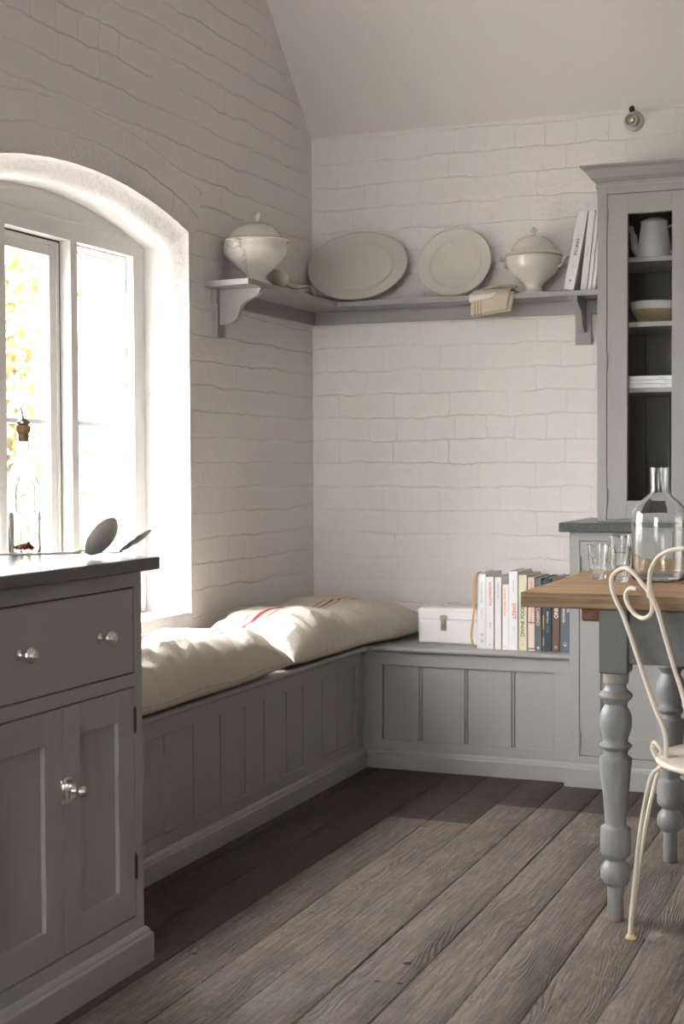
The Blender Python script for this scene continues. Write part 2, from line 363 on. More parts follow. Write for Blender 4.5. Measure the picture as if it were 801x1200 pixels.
# ------------------------------------------------------------------ mesh helpers
class MB:
    def __init__(s): s.bm = bmesh.new()
    def _merge(s, tb, mat=None):
        if mat is not None: bmesh.ops.transform(tb, matrix=mat, verts=tb.verts)
        me = bpy.data.meshes.new('tmp'); tb.to_mesh(me); tb.free(); s.bm.from_mesh(me); bpy.data.meshes.remove(me)
        return s
    def box(s, a, b, bev=0, seg=2, mat=None):
        tb = bmesh.new(); bmesh.ops.create_cube(tb, size=1)
        sx, sy, sz = (abs(b[i] - a[i]) for i in range(3)); c = [(a[i] + b[i]) / 2 for i in range(3)]
        bmesh.ops.transform(tb, matrix=Matrix.Translation(c) @ Matrix.Diagonal((sx, sy, sz, 1)), verts=tb.verts)
        if bev: bmesh.ops.bevel(tb, geom=tb.edges[:], offset=min(bev, sx * .45, sy * .45, sz * .45), segments=seg, profile=.5, affect='EDGES')
        return s._merge(tb, mat)
    def prism(s, pts, f, t0, t1, bev=0):          # pts 2-D outline, f maps (a, b, t) to 3-D
        tb = bmesh.new()
        v0 = [tb.verts.new(f(a, b, t0)) for a, b in pts]; v1 = [tb.verts.new(f(a, b, t1)) for a, b in pts]
        n = len(pts)
        tb.faces.new(v0); tb.faces.new(v1[::-1])
        for i in range(n): tb.faces.new((v0[i], v0[(i + 1) % n], v1[(i + 1) % n], v1[i]))
        bmesh.ops.recalc_face_normals(tb, faces=tb.faces)
        if bev: bmesh.ops.bevel(tb, geom=tb.edges[:], offset=bev, segments=2, profile=.5, affect='EDGES')
        return s._merge(tb)
    def lathe(s, prof, seg=40, mat=None, rfun=None, close=False):   # prof [(r, z)]
        tb = bmesh.new(); rings = []
        for (r, z) in prof:
            if r < 1e-6: rings.append([tb.verts.new((0, 0, z))])
            else:
                ring = []
                for k in range(seg):
                    a = 2 * PI * k / seg; rr = r * (rfun(a, z, r) if rfun else 1)
                    ring.append(tb.verts.new((rr * math.cos(a), rr * math.sin(a), z)))
                rings.append(ring)
        pairs = list(zip(rings, rings[1:])) + ([(rings[-1], rings[0])] if close else [])
        for A, B in pairs:
            if len(A) == 1 and len(B) == 1: continue
            for k in range(seg):
                k2 = (k + 1) % seg
                if len(A) == 1: tb.faces.new((A[0], B[k2], B[k]))
                elif len(B) == 1: tb.faces.new((A[k], A[k2], B[0]))
                else: tb.faces.new((A[k], A[k2], B[k2], B[k]))
        if not close:
            for ring, fl in ((rings[0], 1), (rings[-1], 0)):
                if len(ring) > 2: tb.faces.new(ring[::-1] if fl else ring)
        bmesh.ops.recalc_face_normals(tb, faces=tb.faces)
        return s._merge(tb, mat)
    def tube(s, pts, r, seg=10, caps=True, flat=1.0):
        pts = [Vector(p) for p in pts]; n = len(pts); tb = bmesh.new(); rings = []
        rr = r if isinstance(r, (list, tuple)) else [r] * n
        up = None
        for i, p in enumerate(pts):
            t = (pts[min(i + 1, n - 1)] - pts[max(i - 1, 0)]).normalized()
            if up is None:
                up = Vector((0, 0, 1)) if abs(t.z) < .9 else Vector((1, 0, 0))
            a = t.cross(up)
            if a.length < 1e-5: a = t.orthogonal()
            a.normalize(); bb = a.cross(t).normalized(); up = bb
            rings.append([tb.verts.new(p + rr[i] * (math.cos(2 * PI * k / seg) * a + flat * math.sin(2 * PI * k / seg) * bb)) for k in range(seg)])
        for A, B in zip(rings, rings[1:]):
            for k in range(seg): tb.faces.new((A[k], A[(k + 1) % seg], B[(k + 1) % seg], B[k]))
        if caps: tb.faces.new(rings[0][::-1]); tb.faces.new(rings[-1])
        bmesh.ops.recalc_face_normals(tb, faces=tb.faces)
        return s._merge(tb)
    def sweep(s, prof, path, closed_prof=True):
        """prof [(out, z)], path [(x, y)] on plan with out = right-hand offset; mitred"""
        tb = bmesh.new(); P = [Vector(p) for p in path]; n = len(P); rings = []
        for i, p in enumerate(P):
            d0 = (p - P[i - 1]).normalized() if i > 0 else None
            d1 = (P[i + 1] - p).normalized() if i < n - 1 else None
            if d0 is None: d0 = d1
            if d1 is None: d1 = d0
            n0 = Vector((d0.y, -d0.x)); n1 = Vector((d1.y, -d1.x)); nn = (n0 + n1)
            nn = nn / (nn.length_squared / 2) if nn.length > 1e-6 else n0
            rings.append([tb.verts.new((p.x + nn.x * o, p.y + nn.y * o, z)) for o, z in prof])
        m = len(prof)
        for A, B in zip(rings, rings[1:]):
            for k in range(m if closed_prof else m - 1): tb.faces.new((A[k], A[(k + 1) % m], B[(k + 1) % m], B[k]))
        if closed_prof: tb.faces.new(rings[0]); tb.faces.new(rings[-1][::-1])
        bmesh.ops.recalc_face_normals(tb, faces=tb.faces)
        return s._merge(tb)
    def grid(s, fn, nu, nv, closeu=False):
        tb = bmesh.new(); V = [[tb.verts.new(fn(i / (nu if closeu else nu - 1), j / (nv - 1))) for j in range(nv)] for i in range(nu)]
        for i in range(nu if closeu else nu - 1):
            for j in range(nv - 1):
                i2 = (i + 1) % nu
                tb.faces.new((V[i][j], V[i2][j], V[i2][j + 1], V[i][j + 1]))
        return s._merge(tb)
    def build(s, name, mat, parent=None, smooth=False, angle=None, weld=0):
        if weld: bmesh.ops.remove_doubles(s.bm, verts=s.bm.verts, dist=weld)
        me = bpy.data.meshes.new(name); s.bm.to_mesh(me); s.bm.free()
        me.materials.append(M[mat] if isinstance(mat, str) else mat)
        if smooth or angle:
            for p in me.polygons: p.use_smooth = True
            if angle: me.set_sharp_from_angle(angle=R(angle))
        o = bpy.data.objects.new(name, me); COL.objects.link(o)
        if parent: put(o, parent)
        return o

WL = {}
def put(o, parent):
    o.parent = parent
    o.matrix_parent_inverse = WL.get(parent.name, Matrix()).inverted()
    WL[o.name] = WL.get(o.name, Matrix())
def tag(o, label=None, cat=None, group=None, kind=None):
    if label: o['label'] = label
    if cat: o['category'] = cat
    if group: o['group'] = group
    if kind: o['kind'] = kind
    return o
def thing(name, label, cat, loc, group=None):
    o = bpy.data.objects.new(name, None); COL.objects.link(o); o.location = loc; o.empty_display_size = .05
    WL[o.name] = Matrix.Translation(loc)
    return tag(o, label, cat, group)
def tree_copy(o, loc, label=None, rotz=None):
    def rec(a, par):
        c = a.copy(); COL.objects.link(c)
        if par: c.parent = par
        for ch in a.children: rec(ch, c)
        return c
    c = rec(o, None); c.location = loc
    if rotz is not None: c.rotation_euler = (0, 0, rotz)
    if label: c['label'] = label
    return c

def text(name, s, size, origin, X, Y, mat, parent, sx=1.0, align='LEFT', offset=0.0, spacing=1.0):
    cu = bpy.data.curves.new(name, 'FONT'); cu.body = s; cu.size = size; cu.align_x = align; cu.align_y = 'CENTER'
    cu.extrude = .0002; cu.resolution_u = 3; cu.offset = size * .018; cu.space_character = spacing
    t = bpy.data.objects.new(name, cu); COL.objects.link(t)
    dg = bpy.context.evaluated_depsgraph_get(); me = bpy.data.meshes.new_from_object(t.evaluated_get(dg))
    bpy.data.objects.remove(t); bpy.data.curves.remove(cu)
    X = Vector(X).normalized(); Y = Vector(Y).normalized(); Z = X.cross(Y)
    mm = Matrix((X * sx, Y, Z)).transposed().to_4x4(); mm.translation = Vector(origin)
    me.transform(mm); me.materials.clear(); me.materials.append(M[mat])
    o = bpy.data.objects.new(name, me); COL.objects.link(o); put(o, parent)
    return o

def smoothpath(pts, n=6):
    """Catmull-Rom through points"""
    P = [Vector(p) for p in pts]; out = []
    for i in range(len(P) - 1):
        p0 = P[max(i - 1, 0)]; p1 = P[i]; p2 = P[i + 1]; p3 = P[min(i + 2, len(P) - 1)]
        for k in range(n):
            t = k / n
            out.append(.5 * ((2 * p1) + (p2 - p0) * t + (2 * p0 - 5 * p1 + 4 * p2 - p3) * t * t + (3 * p1 - p0 - 3 * p2 + p3) * t ** 3))
    out.append(P[-1]); return out

# ================================================================== CAMERA
f_px, yaw, pitch, roll = 1710.6, .38109, .032194, -.004389
F = Vector((-math.sin(yaw) * math.cos(pitch), math.cos(yaw) * math.cos(pitch), -math.sin(pitch)))
Rt = Vector((math.cos(yaw), math.sin(yaw), 0)); U = Rt.cross(F)
Rr = Rt * math.cos(roll) + U * math.sin(roll); Ur = Rr.cross(F)
cam = bpy.data.cameras.new('camera'); co_ = bpy.data.objects.new('camera', cam); COL.objects.link(co_)
mw = Matrix((Rr, Ur, -F)).transposed().to_4x4(); mw.translation = Vector((2.318, -5.472, 1.12)); co_.matrix_world = mw
cam.sensor_fit = 'VERTICAL'; cam.sensor_height = 36; cam.lens = f_px / 1200 * 36
cam.dof.use_dof = True; cam.dof.focus_distance = 4.1; cam.dof.aperture_fstop = 4.5
cam.clip_start = .05
sc.camera = co_

# ================================================================== ROOM SHELL
W_OUT = -.38
XR, YN = 4.7, -7.6
EAVE, RIDGE = 2.437, 3.75
def struct(o): o['kind'] = 'structure'; return o

# floor: separate board rows, worn edges
mb = MB(); tb = bmesh.new()
x = .3034 - .1406 * 3
k = 0
rf = random.Random(3)
while x < XR:
    x1 = x + .1406
    ys = np.arange(YN, .06, .09)
    rows = []
    e0 = [noise.noise(Vector((k * 3.1, y * 3, 0))) * .0016 + max(0, noise.noise(Vector((k * 7.7, y * 11, 4)))) ** 3 * .012 for y in ys]
    e1 = [noise.noise(Vector((k * 5.3, y * 3, 9))) * .0016 + max(0, noise.noise(Vector((k * 2.7, y * 12, 7)))) ** 3 * .010 for y in ys]
    cup = rf.uniform(-.0008, .0008); dz = rf.uniform(-.0014, .0008)
    for i, y in enumerate(ys):
        a = x + .0009 + e0[i]; b_ = x1 - .0009 - e1[i]; m_ = (a + b_) / 2
        w = noise.noise(Vector((k * 1.7, y * .8, 3))) * .001
        rows.append([tb.verts.new((a, y, -.02)), tb.verts.new((a, y, -.0022)), tb.verts.new((a + .0022, y, -.0002 + dz + w)), tb.verts.new((m_, y, cup * .5 + dz + w)),
                     tb.verts.new((b_ - .0022, y, -.0002 + dz + w)), tb.verts.new((b_, y, -.0022)), tb.verts.new((b_, y, -.02))])
    for A, B in zip(rows, rows[1:]):
        for j in range(6): tb.faces.new((A[j], A[j + 1], B[j + 1], B[j]))
    x = x1; k += 1
bmesh.ops.recalc_face_normals(tb, faces=tb.faces)
for f_ in tb.faces:
    if f_.normal.z < -.1: f_.normal_flip()
mb._merge(tb)
fl = struct(mb.build('floor', 'floor', smooth=True, angle=50))
sub = struct(MB().box((W_OUT, YN - .2, -.12), (XR + .2, .3, -.019)).build('floor_underlay', 'gap', fl))

# back wall
struct(MB().box((W_OUT, 0, -.1), (XR + .2, .3, 2.75)).build('wall_back', 'brick_back'))
# right wall and camera-side wall (camera side holds the added fill window)
struct(MB().box((XR, YN, -.1), (XR + .2, .3, RIDGE + .2)).build('wall_right', 'taupe'))
W2 = (.30, 1.90, .80, 2.65)
m_ = MB()
m_.box((W_OUT, YN - .25, -.1), (W2[0], YN, RIDGE + .3)); m_.box((W2[1], YN - .25, -.1), (XR + .2, YN, RIDGE + .3))
m_.box((W2[0], YN - .25, -.1), (W2[1], YN, W2[2])); m_.box((W2[0], YN - .25, W2[3]), (W2[1], YN, RIDGE + .3))
struct(m_.build('wall_front', 'plaster'))
# ceiling: 45 degree slope from the back wall, then flat
ce = MB()
run = RIDGE - EAVE
prof = [(.30, EAVE - .30), (.30, EAVE - .05), (-run - .0, RIDGE + .25), (YN - .2, RIDGE + .25), (YN - .2, RIDGE), (-run, RIDGE), (0, EAVE)]
prof = [(.30, EAVE - .30), (.30, RIDGE + .25), (YN - .2, RIDGE + .25), (YN - .2, RIDGE), (-run, RIDGE)]
ce.prism(prof, lambda a, b, t: (t, a, b), -.0005, XR + .05)
struct(ce.build('ceiling', 'ceiling'))

# left wall with arched opening
def arch_pts(half, rise, zs, yc, zb, n=28, inset=0):
    RR = (half ** 2 + rise ** 2) / (2 * rise); zc = zs + rise - RR; am = math.asin(half / RR)
    pts = [(yc + half, zb)]
    for i in range(n + 1):
        a = am - 2 * am * i / n; pts.append((yc + RR * math.sin(a), zc + RR * math.cos(a)))
    pts.append((yc - half, zb)); return pts
SILL = .617
rr_ = random.Random(11)
outer = arch_pts(ARC_HALF, ARC_RISE, ARC_Z, ARC_Y, SILL, 40)
inner = arch_pts(ARC_HALF - .030, ARC_RISE, ARC_Z - .052, ARC_Y, SILL, 40)
def plane_hole(xv, hole, y0, y1, z0, z1):
    tb = bmesh.new()
    o = [tb.verts.new((xv, y, z)) for y, z in ((y0, z0), (y1, z0), (y1, z1), (y0, z1))]
    h = [tb.verts.new((xv, y, z)) for y, z in hole]
    es = [tb.edges.new((o[i], o[(i + 1) % 4])) for i in range(4)] + [tb.edges.new((h[i], h[(i + 1) % len(h)])) for i in range(len(h))]
    bmesh.ops.triangle_fill(tb, use_beauty=True, use_dissolve=False, edges=es)
    bmesh.ops.recalc_face_normals(tb, faces=tb.faces)
    return tb
mb = MB()
mb._merge(plane_hole(0, outer, YN - .1, .05, -.1, RIDGE + .2))
for f_ in mb.bm.faces:
    if f_.normal.x < 0: f_.normal_flip()
wl = struct(mb.build('wall_left', 'brick_left'))
mb = MB(); mb._merge(plane_hole(W_OUT, inner, YN - .1, .05, -.1, RIDGE + .2))
mb.box((W_OUT, YN - .1, RIDGE + .1), (0, .05, RIDGE + .2))
o = struct(mb.build('outer_face', 'outer_render', wl))
win = bpy.data.objects.new('window_1', None); COL.objects.link(win); win.location = (-.15, ARC_Y, .64); WL['window_1'] = Matrix.Translation(win.location)
win['kind'] = 'structure'
# reveal: rough splay then smooth reveal, both lumpy
def jig(y, z, amp, sd): return noise.noise(Vector((y * 14 + sd, z * 14, sd))) * amp
def dens(pts, step=.03):
    out = []
    for (a, b), (c, d) in zip(pts, pts[1:]):
        n = max(1, int(math.hypot(c - a, d - b) / step))
        for i in range(n): out.append((a + (c - a) * i / n, b + (d - b) * i / n))
    out.append(pts[-1]); return out
n_par = 260
def resamp(pts, n):
    P = np.array(pts); d = np.r_[0, np.cumsum(np.hypot(*(P[1:] - P[:-1]).T))]; t = np.linspace(0, d[-1], n)
    return np.c_[np.interp(t, d, P[:, 0]), np.interp(t, d, P[:, 1])]
# sample by segment so corners stay in place
def par(pts):
    a = resamp([pts[0], pts[1]], 70)[:-1]; b = resamp(pts[1:-1], 90); c = resamp([pts[-2], pts[-1]], 70)[1:]
    return np.r_[a, b, c]
Po, Pi_ = par(outer), par(inner)
stations = [(0.004, 0, 0), (-.004, .04, .3), (-.02, .33, 1), (-.038, .68, 1), (-.052, .97, .4), (-.062, 1, .2), (-.10, 1, .2), (W_OUT, 1, 0)]
tb = bmesh.new(); rows = []
for xs, mixf, am in stations:
    row = []
    for (yo, zo), (yi, zi) in zip(Po, Pi_):
        y = yo + (yi - yo) * mixf; z = zo + (zi - zo) * mixf
        dy, dz_ = ARC_Y - y, (1.3 - z) if z > ARC_Z - .08 else 0
        l = math.hypot(dy, dz_) or 1
        q = noise.noise(Vector((y * 16, z * 16, xs * 30))) * .0042 * am + noise.noise(Vector((y * 40, z * 40, xs * 60))) * .0018 * am
        row.append(tb.verts.new((xs, y + dy / l * q, z + dz_ / l * q)))
    rows.append(row)
for A, B in zip(rows, rows[1:]):
    for j in range(len(A) - 1): tb.faces.new((A[j], A[j + 1], B[j + 1], B[j]))
bmesh.ops.recalc_face_normals(tb, faces=tb.faces)
mb = MB(); mb._merge(tb); struct(mb.build('window_reveal', 'plaster', win, smooth=True, angle=45))
# plaster sill with chipped front edge
tb = bmesh.new(); rows = []
for i, yy in enumerate(np.linspace(ARC_Y - ARC_HALF - .002, ARC_Y + ARC_HALF + .002, 110)):
    fr = .004 + noise.noise(Vector((yy * 18, 2, 0))) * .008 + noise.noise(Vector((yy * 55, 2, 0))) * .004
    h = lambda xx: SILL + .006 + noise.noise(Vector((xx * 22, yy * 22, 5))) * .0035
    rows.append([tb.verts.new(p) for p in ((fr - .004, yy, SILL - .05), (fr, yy, SILL - .008), (fr - .006, yy, h(0)), (-.05, yy, h(-.05)), (-.10, yy, h(-.1)), (-.15, yy, h(-.15)), (W_OUT - .03, yy, SILL + .0), (W_OUT - .03, yy, SILL - .05))])
for A, B in zip(rows, rows[1:]):
    for j in range(7): tb.faces.new((A[j], A[j + 1], B[j + 1], B[j]))
bmesh.ops.recalc_face_normals(tb, faces=tb.faces)
mb = MB(); mb._merge(tb); struct(mb.build('window_sill', 'plaster', win, smooth=True, angle=60))

# ------------------------------------------------------------------ window_1
XF = -.15                       # room face of the frame
y_r, y_l = -1.177, -2.295       # daylight opening
z_b, z_t = .655, 1.819
lights = [(-1.523, -1.177), (-1.909, -1.563), (-2.295, -1.949)]
fr = MB()
ia = ARC_HALF - .030 - .001
def bx(m, y0, y1, z0, z1, x0, x1, bev=.002): m.box((x0, y0, z0), (x1, y1, z1), bev)
D0 = -.252
bx(fr, y_r, ARC_Y + ia, .625, z_t - .0002, D0, XF); bx(fr, ARC_Y - ia, y_l, .625, z_t - .0002, D0, XF)
bx(fr, y_l, y_r, .625, z_b, D0, XF)
for a, b in ((-1.563, -1.523), (-1.949, -1.909)): bx(fr, a, b, z_b - .002, z_t + .002, D0, XF)
# head with bead, rising to meet the arch
ap = arch_pts(ia, ARC_RISE, ARC_Z - .053, ARC_Y, z_t, 30)
fr.prism([(y, min(z, 1.878)) for y, z in ((ARC_Y + ia, z_t), (ARC_Y + ia, 1.85), (ARC_Y + ia - .02, 1.878), (ARC_Y - ia + .02, 1.878), (ARC_Y - ia, 1.85), (ARC_Y - ia, z_t))], lambda a, b, t: (t, a, b), D0, XF)
fr.box((XF - .001, ARC_Y - ia + .03, 1.876), (XF + .003, ARC_Y + ia - .03, 1.8795), .001)
fr.build('window_frame', 'white_paint', win)
tp = MB(); pts = [(y, z) for y, z in ap[1:-1] if z > 1.8795]
pts = [(pts[0][0] + .018, 1.8795)] + pts + [(pts[-1][0] - .018, 1.8795)]
tp.prism(pts, lambda a, b, t: (t, a, b), XF - .05, XF - .001)
tp.build('arched_panel', 'white_paint', win)
# fixed light: rebates, glazing bar, glass.  middle light: opening casement
def bead(m, a, b, z0, z1, xa, xb, w):
    bx(m, a, a + w, z0, z1, xa, xb, .001); bx(m, b - w, b, z0, z1, xa, xb, .001)
    bx(m, a + w, b - w, z0, z0 + w, xa, xb, .001); bx(m, a + w, b - w, z1 - w, z1, xa, xb, .001)
for i, (a, b) in enumerate(lights):
    if i == 1:
        c = MB()
        a2, b2 = a + .004, b - .004
        for (q0, q1, q2, q3) in ((a2, a2 + .05, z_b + .004, z_t - .004), (b2 - .05, b2, z_b + .004, z_t - .004)): bx(c, q0, q1, q2, q3, -.232, -.193, .002)
        bx(c, a2 + .05, b2 - .05, z_b + .004, z_b + .06, -.232, -.193, .002); bx(c, a2 + .05, b2 - .05, z_t - .052, z_t - .004, -.232, -.193, .002)
        bead(c, a2 + .003, b2 - .003, z_b + .007, z_t - .007, -.1935, -.188, .014)
        cas = c.build('casement', 'white_paint', win)
        g = MB(); bx(g, a2 + .05, b2 - .05, 1.2495, 1.2665, -.236, -.212, .003); g.build('glazing_bar', 'white_paint', cas)
        g = MB(); bx(g, a2 + .045, b2 - .045, z_b + .055, z_t - .048, -.2265, -.2235, 0); g.build('glass_pane', 'pane', cas)
        g = MB(); bx(g, b - .0042, b - .0004, z_b + .03, z_t - .0005, -.20, -.1895, 0); bx(g, a, b - .004, z_t - .004, z_t - .0004, -.20, -.1895, 0); g.build('draught_strip', 'iron', cas)
        st = MB(); st.tube([(-.184, a2 + .07, z_b + .035), (-.178, a2 + .10, z_b + .04), (-.178, a2 + .24, z_b + .04)], .005); st.box((-.193, a2 + .06, z_b + .022), (-.183, a2 + .08, z_b + .048), .002)
        st.build('casement_stay', 'iron', cas)
    else:
        c = MB(); bead(c, a + .0005, b - .0005, z_b, z_t, -.205, -.178, .006); bead(c, a + .006, b - .006, z_b + .006, z_t - .006, -.2415, -.224, .010)
        c.build('glazing_bead', 'white_paint', win)
        g = MB(); bx(g, a + .001, b - .001, 1.2495, 1.2665, -.243, -.217, .003); g.build('glazing_bar', 'white_paint', win)
        g = MB(); bx(g, b - .0172, b - .0159, z_b + .015, z_t - .0155, -.2302, -.2265, 0); bx(g, a + .016, b - .0159, z_t - .0170, z_t - .0158, -.2302, -.2265, 0); g.build('glazing_seal', 'nickel_dark', win)
        g = MB(); bx(g, a + .001, b - .001, z_b + .001, z_t - .001, -.2335, -.2305, 0); g.build('glass_pane', 'pane', win)

# unseen second window behind the camera, added for fill light
w2 = bpy.data.objects.new('fill_window', None); COL.objects.link(w2); w2.location = (1.1, YN - .12, .80); WL['fill_window'] = Matrix.Translation(w2.location); w2['kind'] = 'structure'
m_ = MB()
for xx in (W2[0] + .03, .83, 1.37, W2[1] - .03): m_.box((xx - .03, YN - .16, W2[2]), (xx + .03, YN - .1, W2[3]), .004)
for zz in (W2[2] + .03, 1.42, 2.03, W2[3] - .03): m_.box((W2[0], YN - .155, zz - .025), (W2[1], YN - .105, zz + .025), .004)
m_.build('window_frame', 'white_paint', w2)
MB().box((W2[0], YN - .132, W2[2]), (W2[1], YN - .128, W2[3])).build('glass_pane', 'pane', w2)

# ================================================================== JOINERY helpers
def mapper(kind, face):
    # local (u along, w outward from face, z)
    if kind == 'X': return lambda u, w, z: (face + w, u, z)
    return lambda u, w, z: (u, face - w, z)
def mbox(m, mp, u0, u1, w0, w1, z0, z1, bev=.0015):
    a = mp(u0, w0, z0); b = mp(u1, w1, z1)
    m.box([min(a[i], b[i]) for i in range(3)], [max(a[i], b[i]) for i in range(3)], bev)
def shaker(mp, u0, u1, z0, z1, st, rt, rb, name, parent, glazed=False, rec=.010, thick=.022, st2=None):
    m = MB(); s2 = st2 or st
    mbox(m, mp, u0, u0 + st, -thick, 0, z0, z1); mbox(m, mp, u1 - s2, u1, -thick, 0, z0, z1)
    mbox(m, mp, u0 + st - .001, u1 - s2 + .001, -thick, -.0002, z0, z0 + rb); mbox(m, mp, u0 + st - .001, u1 - s2 + .001, -thick, -.0002, z1 - rt, z1)
    if not glazed: mbox(m, mp, u0 + st - .004, u1 - s2 + .004, -thick + .001, -rec, z0 + rb - .004, z1 - rt + .004, 0)
    o = m.build(name, 'paint', parent)
    if glazed:
        g = MB(); mbox(g, mp, u0 + st - .003, u1 - s2 + .003, -.015, -.012, z0 + rb - .003, z1 - rt + .003, 0); g.build('glass_pane', 'pane', o)
    return o
def knob(center, direction, parent, s=1.0, name='knob'):
    prof = [(0, 0), (.0105, 0), (.0105, .003), (.007, .0055), (.0055, .010), (.0055, .017), (.009, .021), (.0155, .025), (.0172, .029), (.0155, .0335), (.012, .0365), (.0125, .0375), (.0095, .0395), (.003, .0402), (0, .0402)]
    q = Vector((0, 0, 1)).rotation_difference(Vector(direction)).to_matrix().to_4x4(); q.translation = Vector(center)
    m = MB(); m.lathe([(r * s, z * s) for r, z in prof], 28, q); return m.build(name, 'chrome', parent, smooth=True, angle=40)
def hinge(mp, u, z, parent, mat='iron', h=.05, w=.004, out=.004):
    m = MB(); a = mp(u, out * .4, z - h / 2); b = mp(u, out * .4, z + h / 2)
    m.tube([a, b], w, 10); m.tube([mp(u, out * .4, z - h / 2 - .005), mp(u, out * .4, z - h / 2)], w * .6, 8); m.tube([mp(u, out * .4, z + h / 2), mp(u, out * .4, z + h / 2 + .005)], w * .6, 8)
    return m.build('hinge', mat, parent, smooth=True, angle=40)
def plinth(path, z=.062, name='plinth', parent=None, out=.0165):
    """moulded skirting round a unit; path runs so that its right hand side is outside"""
    pr = [(0, 0), (out, 0), (out, z), (out - .002, z + .003), (out - .006, z + .005), (out - .0065, z + .009), (out - .010, z + .015), (out - .0135, z + .018), (0, z + .019)]
    m = MB(); m.sweep(pr, path); return m.build(name, 'paint', parent)

# ================================================================== LEFT CABINET (front face x = .684)
FX = .684; mpL = mapper('X', FX)
cabL = thing('base_cabinet', 'dark grey painted base cabinet with drawers and doors, left foreground', 'cabinet', (.34, -3.24, 0))
Y0, Y1 = -3.875, -2.606
b = MB()
b.box((.002, Y1 - .02, 0), (FX - .0221, Y1, .886)); b.box((.002, Y0, 0), (FX - .0221, Y0 + .02, .886)); b.box((.002, Y0 + .02, .085), (FX - .03, Y1 - .02, .1)); b.box((.002, Y0 + .02, .1), (.012, Y1 - .02, .886))
mbox(b, mpL, Y1 - .034, Y1, -.022, 0, 0, .886)                 # stiles
mbox(b, mpL, Y0, Y0 + .034, -.022, 0, 0, .886)
mbox(b, mpL, -3.261, -3.229, -.022, 0, .112, .886)
for z0, z1 in ((0, .112), (.630, .659), (.8515, .886)): mbox(b, mpL, Y0 + .033, Y1 - .033, -.0221, -.0001, z0, z1, .001)
b.build('carcass', 'paint', cabL)
plinth([(FX - 0.001, Y0), (FX - .001, Y1 + .001), (.003, Y1 + .001)], .062, 'plinth', cabL)
for (uA, uB) in ((-3.226, -2.6425), (-3.841, -3.264)):
    mid = (uA + uB) / 2 + (.0 if uA < -3.5 else .0013)
    d = MB(); mbox(d, mpL, uA + .0015, uB - .0015, -.021, 0, .6625, .848, .0012)
    bead_ = .0
    dr = d.build('drawer', 'paint', cabL)
    bk = MB(); mbox(bk, mpL, uA, uB, -.10, -.022, .66, .851, 0); bk.build('drawer_box', 'gap', dr)
    knob((FX, mid + .146, .7535), (1, 0, 0), dr); knob((FX, mid - .152, .7535), (1, 0, 0), dr)
    d1 = shaker(mpL, mid + .0009, uB - .0018, .1155, .6265, .066, .066, .068, 'door', cabL, st2=.068)
    d2 = shaker(mpL, uA + .0018, mid - .0009, .1155, .6265, .068, .066, .068, 'door', cabL, st2=.066)
    hinge(mpL, uB, .555, d1); hinge(mpL, uB, .226, d1); hinge(mpL, uA, .555, d2); hinge(mpL, uA, .226, d2)
    # nickel cupboard catch
    l = MB(); y_, z_ = mid + .012, .4535
    mbox(l, mpL, y_ - .022, y_ - .013, 0, .0022, z_ - .026, z_ + .026, .0006)
    mbox(l, mpL, y_ - .010, y_ + .018, 0, .0022, z_ - .028, z_ - .016, .0006); mbox(l, mpL, y_ - .010, y_ + .018, 0, .0022, z_ + .016, z_ + .028, .0006)
    mbox(l, mpL, y_ - .0125, y_ + .019, 0, .010, z_ - .017, z_ + .017, .0012)
    mbox(l, mpL, y_ - .004, y_ + .016, .010, .0145, z_ - .013, z_ + .015, .0012)
    for yy, zz in ((-.0175, -.021), (-.0175, .021), (-.006, -.022), (.014, -.022), (-.006, .022), (.014, .022)):
        q = Vector((0, 0, 1)).rotation_difference(Vector((1, 0, 0))).to_matrix().to_4x4(); q.translation = Vector((FX + .002, y_ + yy, z_ + zz)); l.lathe([(0, 0), (.0026, 0), (.002, .0012), (0, .0016)], 10, q)
    lt = l.build('latch', 'chrome', d1, smooth=True, angle=35)
    knob((FX + .0145, y_ + .006, z_), (1, 0, 0), lt, .72)
ct = MB(); ct.box((.001, -3.90, .8862), (.7085, -2.5625, .915), .003, 3)
tag(ct.build('worktop', 'slate'), 'dark honed stone worktop lying on the left foreground cabinet', 'worktop')

# ================================================================== WINDOW SEAT (left)
bL = thing('window_seat', 'long grey panelled bench seat under the window, on the left wall', 'bench', (.2, -1.5, 0))
LX = .385; mp = mapper('X', LX)
m_ = MB(); YB0, YB1 = -2.585, -.4478
mbox(m_, mp, YB0, YB1, -.02, 0, .382, .4315, .001); mbox(m_, mp, YB0, YB1, -.02, 0, 0, .108, .001)
mbox(m_, mp, -.510, YB1, -.02, -.0001, .10, .39, .001); mbox(m_, mp, YB0, -2.115, -.02, -.0001, .10, .39, .001)
m_.build('frame', 'paint', bL)
gr = [-2.115, -1.950, -1.777, -1.606, -1.436, -1.296, -1.123, -.989, -.817, -.678, -.510]
pb = MB()
def board(m, mp, u0, u1, z0, z1, w, ch=.0045, bead_=False):
    c = ch; e = .0009; pts = [(u0 + e, w - .010), (u0 + e, w - c), (u0 + c, w), (u1 - c, w), (u1 - e, w - c), (u1 - e, w - .010)]
    m.prism(pts, lambda a, b, t: mp(a, b, t), z0, z1)
for a, b_ in zip(gr, gr[1:]): board(pb, mp, a, b_, .10, .39, -.009)
pb.build('boarded_panel', 'paint', bL)
plinth([(LX - .001, YB0), (LX - .001, YB1)], .052, 'plinth', bL)
def nosing(x0, x1, zt, th):  # rounded edge profile
    return [(x0, zt - th), (x1 - th / 2, zt - th)] + [(x1 - th / 2 + th / 2 * math.sin(a), zt - th / 2 - th / 2 * math.cos(a)) for a in np.linspace(.3, PI - .3, 7)] + [(x1 - th / 2, zt), (x0, zt)]
s_ = MB(); s_.prism(nosing(.001, .404, .451, .019), lambda a, b, t: (a, t, b), YB0, -.4492); s_.build('seat_board', 'paint', bL)

